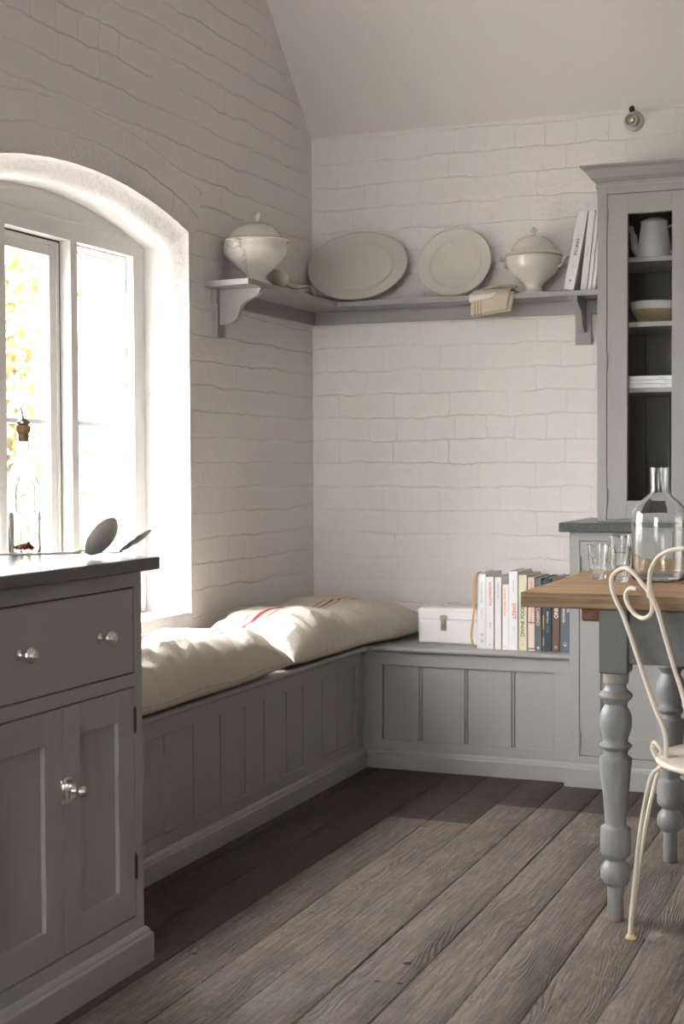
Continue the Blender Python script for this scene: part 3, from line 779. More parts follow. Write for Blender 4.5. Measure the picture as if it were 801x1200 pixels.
# BACK BENCH
bB = thing('corner_bench', 'short grey panelled bench along the back wall, holding the books', 'bench', (.78, -.2, 0))
mp = mapper('Y', -.43)
m_ = MB(); X0, X1 = .370, 1.168
mbox(m_, mp, X0, X1, -.02, 0, .382, .4315, .001); mbox(m_, mp, X0, X1, -.02, 0, 0, .106, .001)
mbox(m_, mp, X0, .455, -.02, -.0001, .10, .39, .001); mbox(m_, mp, 1.100, X1, -.02, -.0001, .10, .39, .001)
m_.build('frame', 'paint', bB)
pb = MB(); gr = [.455, .607, .781, .956, 1.100]
for i, (a, b_) in enumerate(zip(gr, gr[1:])):
    board(pb, mp, a, b_ - (.010 if i < 3 else 0), .10, .39, -.009, .003)
    if i < 3: board(pb, mp, b_ - .010, b_, .10, .39, -.009, .003)
pb.build('boarded_panel', 'paint', bB)
plinth([(.4025, -.429), (X1, -.429)], .052, 'plinth', bB)
s_ = MB()
for a, b_ in ((.001, 1.087), (1.0885, 1.168)):
    s_.prism([(-p[0], p[1]) for p in nosing(.001, .449, .451, .019)], lambda q, b, t: (t, q, b), a, b_)
s_.build('seat_board', 'paint', bB)

# ================================================================== DRESSER (right)
dz = thing('dresser_base', 'pale grey lower dresser cupboard behind the table', 'cabinet', (1.65, -.25, 0))
FY = -.49; mpR = mapper('Y', FY)
RX0, RX1 = 1.170, 2.235
b = MB(); b.box((RX0, FY + .022, 0), (RX0 + .02, -.001, .885)); b.box((RX1 - .02, FY + .022, 0), (RX1, -.001, .885)); b.box((RX0, -.012, 0), (RX1, -.001, .885)); b.box((RX0 + .02, FY + .022, .085), (RX1 - .02, -.012, .103))
doorsx = [(1.2065, 1.539), (1.5415, 1.866), (1.899, 2.199)]
mbox(b, mpR, RX0, 1.2045, -.022, 0, 0, .885); mbox(b, mpR, 1.868, 1.897, -.022, 0, 0, .885); mbox(b, mpR, 2.201, RX1, -.022, 0, 0, .885)
mbox(b, mpR, 1.2044, 2.201, -.0221, -.0001, 0, .1075, .001); mbox(b, mpR, 1.2044, 2.201, -.0221, -.0001, .8545, .885, .001)
b.build('carcass', 'paint', dz)
plinth([(RX0 + .001, -.447), (RX0 + .001, FY + .001), (RX1, FY + .001)], .062, 'plinth', dz)
for i, (a, b_) in enumerate(doorsx):
    d = shaker(mpR, a, b_, .1095, .8525, .072, .07, .07, 'door', dz)
    hu = a - .001 if i != 1 else b_ + .001
    for zz in (.775, .165): hinge(mpR, hu, zz, d, 'paint', .05, .0045, .006)
    knob((b_ - .035 if i != 1 else a + .035, FY, .50), (0, -1, 0), d)
g = MB(); g.box((1.1365, -.512, .8852), (2.26, -.001, .917), .003, 3)
tag(g.build('granite_worktop', 'granite'), 'speckled dark granite slab between the lower and glazed dresser cupboards', 'worktop')

du = thing('glazed_dresser', 'tall grey glazed wall cupboard standing on the granite slab', 'cabinet', (1.7, -.18, .9172))
GY = -.35; mpG = mapper('Y', GY); GX0, GX1 = 1.236, 2.235; ZT = 2.10
b = MB(); b.box((GX0, GY + .02, .9174), (GX0 + .018, -.001, ZT)); b.box((GX1 - .018, GY + .02, .9174), (GX1, -.001, ZT))
b.box((GX0 + .018, GY + .02, ZT - .02), (GX1 - .018, -.001, ZT)); b.box((GX0 + .018, GY + .02, .9174), (GX1 - .018, -.001, .935))
dx = [(1.2715, 1.5655), (1.568, 1.862), (1.900, 2.199)]
mbox(b, mpG, GX0, 1.2695, -.02, 0, .9174, ZT); mbox(b, mpG, 1.864, 1.898, -.02, 0, .9174, ZT); mbox(b, mpG, 2.201, GX1, -.02, 0, .9174, ZT)
mbox(b, mpG, 1.2694, 2.201, -.0201, -.0001, .9174, .922, .0005); mbox(b, mpG, 1.2694, 2.201, -.0201, -.0001, 2.0635, ZT, .001)
b.build('carcass', 'paint', du)
bp = MB()
xs = np.arange(GX0 + .02, GX1 - .02, .09)
for a in xs: bp.prism([(a + .0003, 0), (a + .0003, -.008), (a + .003, -.011), (min(a + .09, GX1 - .02) - .003, -.011), (min(a + .09, GX1 - .02) - .0003, -.008), (min(a + .09, GX1 - .02) - .0003, 0)], lambda p, q, t: (p, q, t), .936, 2.079)
bp.box((GX0 + .0182, GY + .021, .936), (GX0 + .0195, -.012, 2.079)); bp.box((1.878, GY + .021, .936), (1.884, -.012, 2.079))
bp.build('back_boards', 'paint_shaded', du)
for zt, th in ((1.845, .017), (1.6175, .017), (1.3865, .016)):
    m_ = MB(); m_.box((GX0 + .020, GY + .045, zt - th), (1.8775, -.012, zt), .001); m_.box((1.8845, GY + .045, zt - th), (GX1 - .0185, -.012, zt), .001); m_.build('shelf', 'paint', du)
for i, (a, b_) in enumerate(dx):
    d = shaker(mpG, a, b_, .924, 2.0615, .0705, .070, .066, 'glazed_door', du, glazed=True)
    hu = a - .001 if i != 1 else b_ + .001
    for zz in (1.985, 1.48, 1.005): hinge(mpG, hu, zz, d, 'paint', .05, .0045, .006)
cor = [(0, ZT - .014), (.005, ZT - .014), (.006, ZT - .004), (.003, ZT - .002), (.004, ZT + .004), (.012, ZT + .010), (.022, ZT + .018), (.030, ZT + .030), (.036, ZT + .044), (.043, ZT + .050), (.052, ZT + .052), (.052, ZT + .060), (0, ZT + .060)]
m_ = MB(); m_.sweep(cor, [(GX0 + .0005, -.002), (GX0 + .0005, GY + .0005), (GX1 - .0005, GY + .0005), (GX1 - .0005, -.002)]); m_.box((GX0, GY, ZT + .0), (GX1, -.002, ZT + .012)); m_.build('cornice', 'paint', du)

# things in the glazed cupboard
jg = thing('coffee_pot', 'white enamel coffee pot on the top shelf behind glass', 'pot', (1.405, -.19, 1.8452))
Z = 1.8453; T_ = Matrix.Translation((1.407, -.19, Z))
MB().lathe([(0, 0), (.058, 0), (.062, .004), (.061, .012), (.057, .05), (.051, .10), (.047, .128), (.046, .134), (.044, .134), (.045, .127), (.055, .05), (.057, .01), (0, .008)], 40, T_).build('pot_body', 'enamel', jg, smooth=True, angle=50)
MB().lathe([(0, .150), (.02, .1495), (.040, .143), (.049, .1385), (.049, .1345), (.0, .1345)], 40, T_).build('lid', 'pewter', jg, smooth=True, angle=40)
MB().tube(smoothpath([(1.353, -.19, Z + .025), (1.338, -.19, Z + .055), (1.333, -.19, Z + .09), (1.322, -.19, Z + .125)]), [.016] * 7 + [.013] * 6 + [.009] * 6, 14).build('spout', 'enamel', jg, smooth=True, angle=50)
MB().tube(smoothpath([(1.458, -.20, Z + .115), (1.478, -.21, Z + .118), (1.492, -.215, Z + .095), (1.492, -.215, Z + .05), (1.480, -.21, Z + .028), (1.462, -.20, Z + .025)]), .0045, 10).build('handle', 'enamel', jg, smooth=True)
bw = thing('mixing_bowl', 'yellow stoneware bowl with a white rim band, middle shelf', 'bowl', (1.405, -.19, 1.6177))
T_ = Matrix.Translation((1.405, -.19, 1.6178))
MB().lathe([(0, 0), (.036, 0), (.038, .004), (.048, .010), (.064, .024), (.074, .042), (.078, .0505), (.074, .0505), (.06, .027), (.03, .010), (0, .008)], 44, T_).build('bowl_body', 'yellow_stone', bw, smooth=True, angle=50)
MB().lathe([(.0782, .0508), (.081, .060), (.083, .072), (.085, .077), (.082, .079), (.079, .073), (.076, .060), (.0742, .0508)], 44, T_, close=True).build('rim_band', 'enamel', bw, smooth=True, angle=50)
zz = 1.387
for i, (dx_, lab) in enumerate(((0, 'white magazine at the bottom of the stack behind the glass'), (.004, 'white magazine in the middle of the stack behind the glass'), (-.003, 'white magazine on top of the stack behind the glass'))):
    bk = thing('magazine', lab, 'magazine', (1.45, -.2, zz), 'magazines stacked flat in the glazed cupboard')
    m_ = MB(); x0, x1 = 1.262 + dx_, 1.520 + dx_
    m_.box((x0, -.298, zz), (x1, -.10, zz + .0015), .0004); m_.box((x0, -.298, zz + .0115), (x1, -.10, zz + .013), .0004); m_.box((x0, -.2985, zz), (x1, -.2965, zz + .013), .0005)
    m_.build('cover', 'enamel', bk)
    MB().box((x0 + .002, -.2960, zz + .0016), (x1 - .002, -.102, zz + .0114)).build('pages', 'paper', bk)
    text('title', ('KINFOLK', 'KINFOLK', 'KINFOLK')[i], .007, (1.45 + dx_ * 3, -.2988, zz + .0065), (1, 0, 0), (0, 0, 1), 'ink_grey', bk)
    zz += .0142
m_ = MB()
def fold(u, v):
    a = u * .12; return (1.258 + a, -.30 + v * .16, .9365 + .045 * math.sin(PI * min(1, v * 1.05)) ** .5 * (1 - .4 * u) + .006 * math.sin(u * 18 + v * 9) * math.sin(PI * v) + .0005)
m_.grid(fold, 30, 24); tag(m_.build('folded_cloth', 'dark_cloth', smooth=True), 'dark folded cloth at the bottom of the glazed cupboard', 'cloth')
bpy.context.view_layer.update()

# ================================================================== CORNER SHELF
sh = thing('corner_shelf', 'grey painted corner shelf on scrolled brackets, high on both walls', 'shelf', (.1, -.1, 1.70))
SD = .183; ZS = 1.7545
def shelf_poly(t=0):
    return [(.001, -.955), (SD, -.985), (SD, -SD), (1.2355, -SD), (1.2355, -.001), (.001, -.001)]
m_ = MB(); m_.prism(shelf_poly(), lambda a, b, t: (a, b, t), ZS - .0195, ZS, .0012); m_.build('shelf_board', 'paint', sh)
m_ = MB(); m_.box((.001, -.90, 1.684), (.019, -.001, ZS - .0196), .001); m_.box((.0185, -.019, 1.684), (1.2355, -.001, ZS - .0196), .001); m_.build('wall_rail', 'paint', sh)
BR = [(0, 0), (.158, 0), (.158, -.006), (.152, -.018), (.140, -.028), (.122, -.036), (.104, -.042), (.090, -.052), (.080, -.066), (.074, -.084), (.068, -.100), (.058, -.110), (.044, -.117), (.030, -.120), (.020, -.122), (0, -.122)]
def bracket(mpf, u):
    m = MB(); zt = ZS - .0197
    m.prism(BR, lambda a, b, t: mpf(t, a + .0185, zt + b), u - .012, u + .012, .001)
    a0 = mpf(u - .030, 0.001, zt - .166); a1 = mpf(u + .030, .0185, zt)
    m.box([min(a0[i], a1[i]) for i in range(3)], [max(a0[i], a1[i]) for i in range(3)], .0012)
    return m.build('bracket', 'paint', sh)
bracket(mapper('X', 0), -.862); bracket(mapper('Y', 0), 1.113)

# ------------------------------------------------------------------ crockery
def tureen(name, label, x, y, rz, s, prof_b, prof_l, knobfn, mat, handles):
    t = thing(name, label, 'tureen', (x, y, ZS + .0003))
    base = Matrix.Translation((x, y, ZS + .0004)) @ Matrix.Rotation(rz, 4, 'Z') @ Matrix.Diagonal((1, s, 1, 1))
    MB().lathe(prof_b, 56, base).build('bowl', mat, t, smooth=True, angle=55)
    l = MB(); l.lathe(prof_l, 56, base); lid = l.build('lid', mat, t, smooth=True, angle=55)
    k = MB(); knobfn(k, Matrix.Translation((x, y, ZS + .0004)) @ Matrix.Rotation(rz, 4, 'Z')); k.build('knob', mat, lid, smooth=True, angle=60)
    for hs in (-1, 1):
        h = MB(); handles(h, Matrix.Translation((x, y, ZS + .0004)) @ Matrix.Rotation(rz, 4, 'Z'), hs); h.build('handle', mat, t, smooth=True, angle=60)
    return t
# left tureen: leaf handles, wide rimmed lid
pb1 = [(0, 0), (.050, 0), (.052, .004), (.046, .010), (.036, .016), (.032, .022), (.036, .030), (.056, .048), (.078, .068), (.096, .088), (.104, .104), (.105, .116), (.102, .126), (.103, .133), (.099, .133), (.097, .122), (.088, .088), (.05, .045), (0, .03)]
pl1 = [(.110, .1335), (.1135, .1365), (.108, .140), (.094, .145), (.086, .154), (.076, .168), (.062, .181), (.044, .190), (.024, .195), (0, .196), (0, .19), (.05, .183), (.08, .15), (.09, .1355)]
def kn1(k, Mx):
    pts = smoothpath([(0, 0, .208), (0, .001, .216), (.004, .001, .228)], 4)
    k.tube([Mx @ p for p in pts], [.010, .009, .008, .008, .007, .007, .007, .006, .005], 10)
    k.lathe([(0, 0), (.009, .003), (.014, .010), (.0165, .020), (.013, .031), (.005, .038), (0, .040)], 16, Mx @ Matrix.Translation((0, 0, .218)) @ Matrix.Rotation(R(28), 4, 'Y') @ Matrix.Diagonal((1.05, .55, 1.0, 1)))
def leaf_handle(h, Mx, sd):
    Mx = Mx @ Matrix.Diagonal((1.09, 1.09, 1.10, 1))
    # moulded leaf that lies on the shoulder, curling at the top
    def fn(u, v):
        a = (v - .5) * 2; w = .040 * math.sin(PI * min(1, u * .92 + .08)) ** .7 * (1 + .10 * math.sin(u * 26)); ang = a * w / .10
        zz = .128 - u * .098; rb = np.interp(zz, [.022, .030, .048, .068, .088, .104, .116, .128], [.034, .038, .058, .080, .098, .106, .107, .105])
        rr = rb + .0055 * (1 - a * a) + .003 * abs(math.sin(u * 22 + abs(a) * 5)) - .0005 + (.008 * max(0, 1 - u * 6) if True else 0)
        return Mx @ Vector((rr * math.sin(ang), sd * rr * math.cos(ang) * 1.0, zz))
    h.grid(fn, 40, 17)
    pts = [(-.028, sd * .100, .124), (-.018, sd * .112, .130), (0, sd * .118, .131), (.018, sd * .112, .130), (.028, sd * .100, .124)]
    h.tube([Mx @ p for p in smoothpath(pts, 5)], .0065, 10)
T1 = tureen('soup_tureen', 'cream lidded tureen with moulded leaf handles at the shelf end by the window', (.122), -.795, R(-18), 1.0, [(a * 1.09, b * 1.10) for a, b in pb1], [(a * 1.09, b * 1.10) for a, b in pl1], kn1, 'cream_china', leaf_handle)
# right tureen: domed lid, scroll handles
pb2 = [(0, 0), (.052, 0), (.053, .005), (.046, .010), (.036, .014), (.032, .022), (.036, .034), (.058, .052), (.082, .070), (.100, .092), (.107, .112), (.107, .128), (.111, .134), (.105, .136), (.102, .128), (.095, .09), (.05, .05), (0, .035)]
pl2 = [(.104, .1362), (.112, .139), (.106, .148), (.092, .155), (.086, .166), (.074, .180), (.058, .192), (.038, .201), (.018, .206), (0, .207), (0, .20), (.05, .19), (.08, .165), (.095, .138)]
def kn2(k, Mx):
    Mx = Mx @ Matrix.Translation((0, 0, .0145))
    k.lathe([(0, .205), (.008, .206), (.006, .212), (.006, .216), (.012, .220), (.0125, .225), (.006, .229), (.003, .234), (0, .236)], 18, Mx, rfun=lambda a, z, r: 1 + .35 * math.cos(4 * a) * (1 if z > .217 else 0))
def scroll_handle(h, Mx, sd):
    Mx = Mx @ Matrix.Diagonal((1.3, .955, 1.02, 1))
    pts = [(0, sd * .101, .092), (0, sd * .112, .098), (0, sd * .118, .108), (0, sd * .122, .120), (.0, sd * .132, .128), (0, sd * .127, .137), (0, sd * .117, .132)]
    for off in (-.014, .014):
        h.tube([Mx @ (Vector(p) + Vector((off * (1 if i < 5 else .5), 0, 0))) for i, p in enumerate(smoothpath(pts, 4))], .0042, 8)
    h.tube([Mx @ Vector((q, sd * .130, .130)) for q in np.linspace(-.018, .018, 6)], [.004, .006, .0065, .0065, .006, .004], 10)
T2 = tureen('soup_tureen', 'cream domed-lid tureen with scroll handles, beside the leaning white books', .948, -.118, R(-92), 1.0, [(a * .955, b * 1.02) for a, b in pb2], [(a * .955, .139 + (b - .1362) * 1.15) for a, b in pl2], kn2, 'cream_china', scroll_handle)

def platter(name, label, cx, cz_, rx, rzv, y0, lean, mat, scal=0, rot=0):
    prof = [(0, .014), (.60, .0155), (.66, .0140), (.70, .006), (.72, .0025), (.74, .002), (.94, -.009), (.965, -.0105), (.985, -.0115), (1.0, -.010), (1.0, -.006), (.985, -.003), (.75, .008), (.70, .018), (.63, .022), (0, .022)]
    # local: disc in XZ, depth along +y (back)
    t = MB(); 
    def rf(a, z, r): return 1 + (scal * (abs(math.cos(4 * a)) ** .6 - .6) if r > .75 else 0)
    tm = Matrix.Translation((cx, y0, cz_)) @ Matrix.Rotation(lean, 4, 'X') @ Matrix.Rotation(rot, 4, 'Y') @ Matrix(((rx, 0, 0, 0), (0, 0, 1, 0), (0, rzv, 0, 0), (0, 0, 0, 1)))
    t.lathe(prof, 96, tm, rfun=rf if scal else None)
    bmesh.ops.recalc_face_normals(t.bm, faces=t.bm.faces)
    return tag(t.build(name, mat, smooth=True, angle=60), label, 'plate')
platter('oval_platter', 'large oval cream platter leaning against the back wall on the shelf', .222, 1.9035, .2105, .146, -.062, R(-18), 'grey_china')
platter('serving_plate', 'round scalloped cream plate leaning against the wall on the shelf', .622, 1.896, .1475, .1415, -.060, R(-18), 'cream_china', .022, R(8))
# ladle lying on the shelf behind the left tureen
ld = thing('china_ladle', 'cream china ladle lying on the shelf behind the left tureen', 'ladle', (.12, -.5, ZS))
MB().lathe([(0, 0), (.020, .002), (.034, .012), (.041, .028), (.042, .042), (.039, .042), (.032, .016), (.014, .006), (0, .0055)], 30, Matrix.Translation((.118, -.615, ZS + .018)) @ Matrix.Rotation(R(-28), 4, 'X')).build('ladle_bowl', 'cream_china', ld, smooth=True, angle=60)
MB().tube(smoothpath([(.120, -.585, ZS + .048), (.127, -.52, ZS + .028), (.130, -.46, ZS + .026), (.130, -.41, ZS + .034), (.130, -.354, ZS + .043), (.130, -.310, ZS + .040), (.130, -.288, ZS + .024), (.130, -.284, ZS + .008)], 5), [.0095] * 10 + [.0080] * 16 + [.0075] * 5 + [.007] * 5, 12, flat=.7).build('ladle_handle', 'cream_china', ld, smooth=True)
# tall cup shape behind foot of the tureen
# linen napkins hanging over the shelf edge
np_ = thing('linen_napkin', 'folded beige linen cloth draped over the shelf edge', 'cloth', (.81, -.17, ZS))
def drape(u, v, off=0.0, xa=.725, xb=.890, top=.085, drop=.085, skew=.02):
    L = top + drop; s = v * L; xx = xa + (xb - xa) * u
    if s < top: y = -SD + top - s - .004 - off; z = ZS + .004 + off + .004 * math.sin(u * 7) * (1 - v) + .018 * math.exp(-((u - .55) / .2) ** 2) * (1 - s / top)
    else: y = -SD - .004 - off; z = ZS + .003 - (s - top)
    if abs(s - top) < .012: y = -SD - .003 - off; z = ZS + .003 + off * .5
    dd = max(0, s - top)
    return Vector((xx + skew * dd / drop * (1 - 2 * u) * .3 - .12 * dd, y - .010 * math.sin(u * PI) * (dd / drop), z + .018 * (u - .5) * (dd / drop)))
for i, (o_, a0, a1, tp_, dr_) in enumerate(((.002, .735, .895, .10, .078), (.010, .730, .880, .09, .073))):
    m_ = MB(); m_.grid(lambda u, v, o_=o_, a0=a0, a1=a1, tp_=tp_, dr_=dr_: drape(u, v, o_, a0, a1, tp_, dr_), 30, 40)
    q = m_.build('cloth_layer', 'linen', np_, smooth=True)
    so = q.modifiers.new('thick', 'SOLIDIFY'); so.thickness = .003
m_ = MB(); m_.tube(smoothpath([(.755, -.150, ZS + .022), (.80, -.125, ZS + .034), (.86, -.135, ZS + .034), (.888, -.155, ZS + .026)], 5), .009, 10, flat=.6)
m_.build('top_fold', 'linen', np_, smooth=True)
m_ = MB(); m_.grid(lambda u, v: Vector((.725 + .105 * u * (1 - .15 * v), -SD - .020 - .004 * math.sin(v * PI) - .004 * (1 - u), ZS - .004 - .026 * v * (1 - .5 * u) + .004 * u + .002 * math.sin(v * 14))), 20, 14)
q = m_.build('white_corner', 'white_linen', np_, smooth=True); so = q.modifiers.new('thick', 'SOLIDIFY'); so.thickness = .003

# ------------------------------------------------------------------ books
def bookmat(name, col, rough=.45): 
    M[name] = simple(name, col, rough, var=.04, nscale=12)
def book(label, x0, x1, z0, h, yf, depth, mat, lean=0.0, group=None, texts=(), page=True, round_=0.002, kind='book'):
    """upright book: spine faces the camera (-y). texts (string,size,z from top or bottom, material, direction, dx)"""
    t = thing('book' if kind == 'book' else kind, label, kind, ((x0 + x1) / 2, yf + depth / 2, z0), group)
    w = x1 - x0
    c = MB(); c.box((x0, yf, z0), (x0 + .0022, yf + depth, z0 + h), .0007); c.box((x1 - .0022, yf, z0), (x1, yf + depth, z0 + h), .0007); c.box((x0, yf - .0012, z0), (x1, yf + .0022, z0 + h), round_, 3)
    parts = [c.build('cover', mat, t)]
    parts.append(MB().box((x0 + .0022, yf + .0025, z0 + .002), (x1 - .0022, yf + depth - .003, z0 + h - .003)).build('pages', 'paper', t))
    for (s, size, zz, mt, dr, dx_) in texts:
        xc = (x0 + x1) / 2 + dx_
        if dr == 'down': parts.append(text('lettering', s, size, (xc, yf - .0016, z0 + h - zz), (0, 0, -1), (1, 0, 0), mt, t))
        elif dr == 'up': parts.append(text('lettering', s, size, (xc, yf - .0016, z0 + zz), (0, 0, 1), (-1, 0, 0), mt, t))
        elif dr == 'flat': parts.append(text('emblem', s, size, (xc, yf - .0016, z0 + zz), (1, 0, 0), (0, 0, 1), mt, t, align='CENTER'))
        elif dr == 'ring':
            m = MB(); m.tube([(xc + size * math.cos(a), yf - .0016, z0 + zz + size * math.sin(a)) for a in np.linspace(0, 2 * PI, 25)], .0004, 6); parts.append(m.build('emblem', mt, t))
        elif dr == 'tri':
            m = MB(); m.prism([(xc - size, z0 + zz - size), (xc + size, z0 + zz - size), (xc, z0 + zz + size)], lambda a, b, t_: (a, t_, b), yf - .0018, yf - .0014); parts.append(m.build('emblem', mt, t))
        elif dr == 'bar':
            m = MB(); m.box((x0 + .001, yf - .0017, z0 + zz), (x1 - .001, yf - .0013, z0 + zz + size)); parts.append(m.build('spine_band', mt, t))
    if lean:
        piv = Vector((x1, yf, z0)); Mx = Matrix.Translation(piv) @ Matrix.Rotation(lean, 4, 'Y') @ Matrix.Translation(-piv)
        for p in parts: p.data.transform(Mx)
    return t
bookmat('bk_white', (.74, .73, .73)); bookmat('bk_white2', (.72, .70, .67)); bookmat('bk_cream', (.66, .62, .44)); bookmat('bk_pink', (.70, .58, .50))
bookmat('bk_slate', (.10, .105, .115)); bookmat('bk_teal', (.022, .045, .065)); bookmat('bk_brown', (.13, .075, .055)); bookmat('bk_blue', (.10, .118, .14)); bookmat('bk_print', (.10, .085, .075)); bookmat('bk_silver', (.52, .53, .52))
ZB = .4512; GB = 'cookery books on the corner bench'; YF = -.382; SP = .0
book('white ring-stamped book with a tan leather strap, first of the bench books', .803, .838, ZB, .272, YF, .21, 'bk_white', texts=(('The Grocers Club', .010, .03, 'ink_grey', 'down', .002), ('THE KITCHEN', .006, .125, 'ink_grey', 'down', .002), ('', .0055, .052, 'ink_dark', 'ring', .004), ('P', .007, .0495, 'ink_dark', 'flat', .004), ('', .0055, .030, 'ink_dark', 'ring', .004), ('R', .007, .0275, 'ink_dark', 'flat', .004)), round_=.006, group=GB)
bk0 = bpy.data.objects['book']
m_ = MB(); m_.tube(smoothpath([(.812, YF + .03, ZB + .277), (.806, YF - .002, ZB + .272), (.798, YF - .006, ZB + .24), (.797, YF - .007, ZB + .17), (.792, YF - .008, ZB + .10), (.787, YF - .010, ZB + .055), (.790, YF - .008, ZB + .02), (.800, YF - .006, ZB + .004)], 5), .0055, 10, flat=.4)
m_.build('strap', 'leather', bk0, smooth=True)['label'] = 'tan leather strap'
book('white book lettered in widely spaced red capitals', .8385, .868, ZB, .262, YF, .19, 'bk_white', texts=(('ACQUACOTTA', .0125, .018, 'ink_red', 'down', .001), ('RECIPES', .006, .165, 'ink_red', 'down', .001), ('o', .008, .018, 'ink_red', 'flat', .001)), group=GB)
book('white book with pale grey lettering, right of the red-lettered one', .8715, .8965, ZB, .262, YF, .20, 'bk_white2', texts=(('LAND & SEA', .0115, .018, 'ink_grey', 'down', 0), ('o', .006, .018, 'ink_grey', 'flat', 0)), group=GB)
book('short white book with orange script, lowest of the white ones', .9005, .924, ZB, .236, YF, .19, 'bk_white', texts=(('Summer Fields Day', .013, .012, 'ink_orange', 'down', -.003), ('M', .008, .012, 'ink_orange', 'flat', -.003)), group=GB)
book('tall white book lettered SWEET in red', .9245, .957, ZB, .284, YF, .20, 'bk_white', texts=(('SWEET', .0185, .115, 'ink_red', 'down', .002), ('THE KITCHEN OF', .006, .03, 'ink_grey', 'down', .0), ('BAKES', .005, .20, 'ink_grey', 'down', .002)), group=GB)
book('cream yellow book with large black upward lettering', .9605, .9905, ZB, .272, YF, .20, 'bk_cream', texts=(('DIVINE FOOD', .0185, .05, 'ink_dark', 'up', 0), ('PRESS', .006, .014, 'ink_grey', 'up', 0)), round_=.004, group=GB)
book('pale pink book with a black zigzag at its foot', .9945, 1.0185, ZB, .264, YF, .20, 'bk_pink', texts=(('HOME', .014, .012, 'ink_red', 'down', 0), ('FOR A CUISINE', .009, .11, 'ink_red', 'down', 0), ('', .004, .10, 'ink_dark', 'bar', 0), ('', .004, .006, 'ink_dark', 'bar', 0)), group=GB)
book('slate grey book lettered in peach and white capitals', 1.019, 1.045, ZB, .262, YF, .205, 'bk_slate', texts=(('CAMINO', .0165, .105, 'ink_peach', 'down', -.001), ('*', .022, .008, 'ink_white', 'flat', 0)), group=GB)
book('thin book with a dark printed spine between grey and teal books', 1.0455, 1.0535, ZB, .255, YF + .004, .19, 'bk_print', texts=(('', .03, .02, 'leather', 'bar', 0), ('', .05, .08, 'leather', 'bar', 0)), group=GB)
book('dark teal book with small white lettering', 1.054, 1.080, ZB, .262, YF, .20, 'bk_teal', texts=(('SIMPLE FOOD', .007, .118, 'ink_white', 'down', -.001), ('COOKING', .005, .17, 'ink_grey', 'down', 0)), group=GB)
book('brown book with large cream capitals', 1.083, 1.110, ZB, .265, YF, .20, 'bk_brown', texts=(('POLPETTINO', .0195, .03, 'ink_white', 'down', 0), ('x', .018, .018, 'ink_peach', 'flat', 0)), group=GB)
book('slate blue book with white lettering against the dresser', 1.1125, 1.150, ZB, .268, YF, .20, 'bk_blue', texts=(('TAPAS  / THE', .011, .06, 'ink_white', 'down', .009), ('FOOD  BARCELONA', .010, .07, 'ink_white', 'down', -.007), ('', .006, .028, 'ink_white', 'ring', -.001), ('+', .012, .024, 'ink_white', 'flat', -.001)), group=GB)
# magazines leaning on the high shelf
GM = 'magazines leaning at the end of the high shelf'
book('thick white volume leaning at the tureen side of the shelf magazines', 1.072, 1.110, ZS + .0005, .292, -.165, .14, 'bk_white', lean=R(10.8), texts=(('THE', .006, .085, 'ink_grey', 'down', 0), ('KINFOLK', .0155, .103, 'ink_dark', 'down', 0), ('TABLE', .006, .195, 'ink_grey', 'down', 0), ('', .0045, .036, 'ink_dark', 'tri', 0)), group=GM, kind='magazine')
book('cream magazine beside the thick white volume on the shelf', 1.134, 1.158, ZS + .0005, .290, -.165, .14, 'bk_white2', lean=R(6.3), texts=(('KINFOLK', .009, .13, 'ink_grey', 'down', 0), ('o', .006, .016, 'ink_dark', 'flat', 0)), group=GM, kind='magazine')
book('second white magazine from the glazed cupboard on the shelf', 1.161, 1.174, ZS + .0005, .284, -.165, .14, 'bk_white', lean=R(6.3), texts=(('KINFOLK', .0065, .13, 'ink_grey', 'down', 0),), group=GM, kind='magazine')
book('white magazine nearest the glazed cupboard on the shelf', 1.1765, 1.1895, ZS + .0005, .284, -.165, .14, 'bk_white2', lean=R(6.3), texts=(('KINFOLK', .0065, .13, 'ink_grey', 'down', 0),), group=GM, kind='magazine')

# ------------------------------------------------------------------ white enamel box
bx0 = thing('enamel_tin', 'white enamel box with metal clasp on the corner bench', 'box', (.66, -.20, ZB))
x0, x1, y0, y1 = .549, .786, -.298, -.110
MB().box((x0, y0, ZB + .0003), (x1, y1, ZB + .0935), .010, 4).build('box_body', 'enamel', bx0, smooth=True, angle=50)
def lidf():
    m = MB(); tb = bmesh.new(); bmesh.ops.create_cube(tb, size=1)
    bmesh.ops.transform(tb, matrix=Matrix.Translation(((x0 + x1) / 2, (y0 + y1) / 2, ZB + .1145)) @ Matrix.Diagonal((x1 - x0 + .002, y1 - y0 + .002, .042, 1)), verts=tb.verts)
    bmesh.ops.bevel(tb, geom=[e for e in tb.edges if max(v.co.z for v in e.verts) > ZB + .12 and min(v.co.z for v in e.verts) > ZB + .12], offset=.018, segments=5, profile=.5, affect='EDGES')
    bmesh.ops.bevel(tb, geom=[e for e in tb.edges if abs(e.verts[0].co.z - e.verts[1].co.z) > .01 and e.calc_face_angle(0) > .8], offset=.010, segments=3, profile=.5, affect='EDGES')
    m._merge(tb); return m
lid = lidf().build('lid', 'enamel', bx0, smooth=True, angle=50)
m_ = MB(); m_.tube(smoothpath([(.636, -.20, ZB + .136), (.636, -.20, ZB + .143), (.642, -.20, ZB + .1455), (.686, -.20, ZB + .1455), (.692, -.20, ZB + .143), (.692, -.20, ZB + .136)], 4), .0022, 8)
for xx in (.636, .692): m_.box((xx - .010, -.206, ZB + .1350), (xx + .010, -.194, ZB + .1385), .001)
m_.build('handle', 'nickel_dark', lid, smooth=True, angle=40)
m_ = MB(); m_.box((.639, y0 - .004, ZB + .094), (.664, y0 - .0012, ZB + .108), .001); m_.box((.641, y0 - .006, ZB + .055), (.660, y0 - .0008, ZB + .092), .0015)
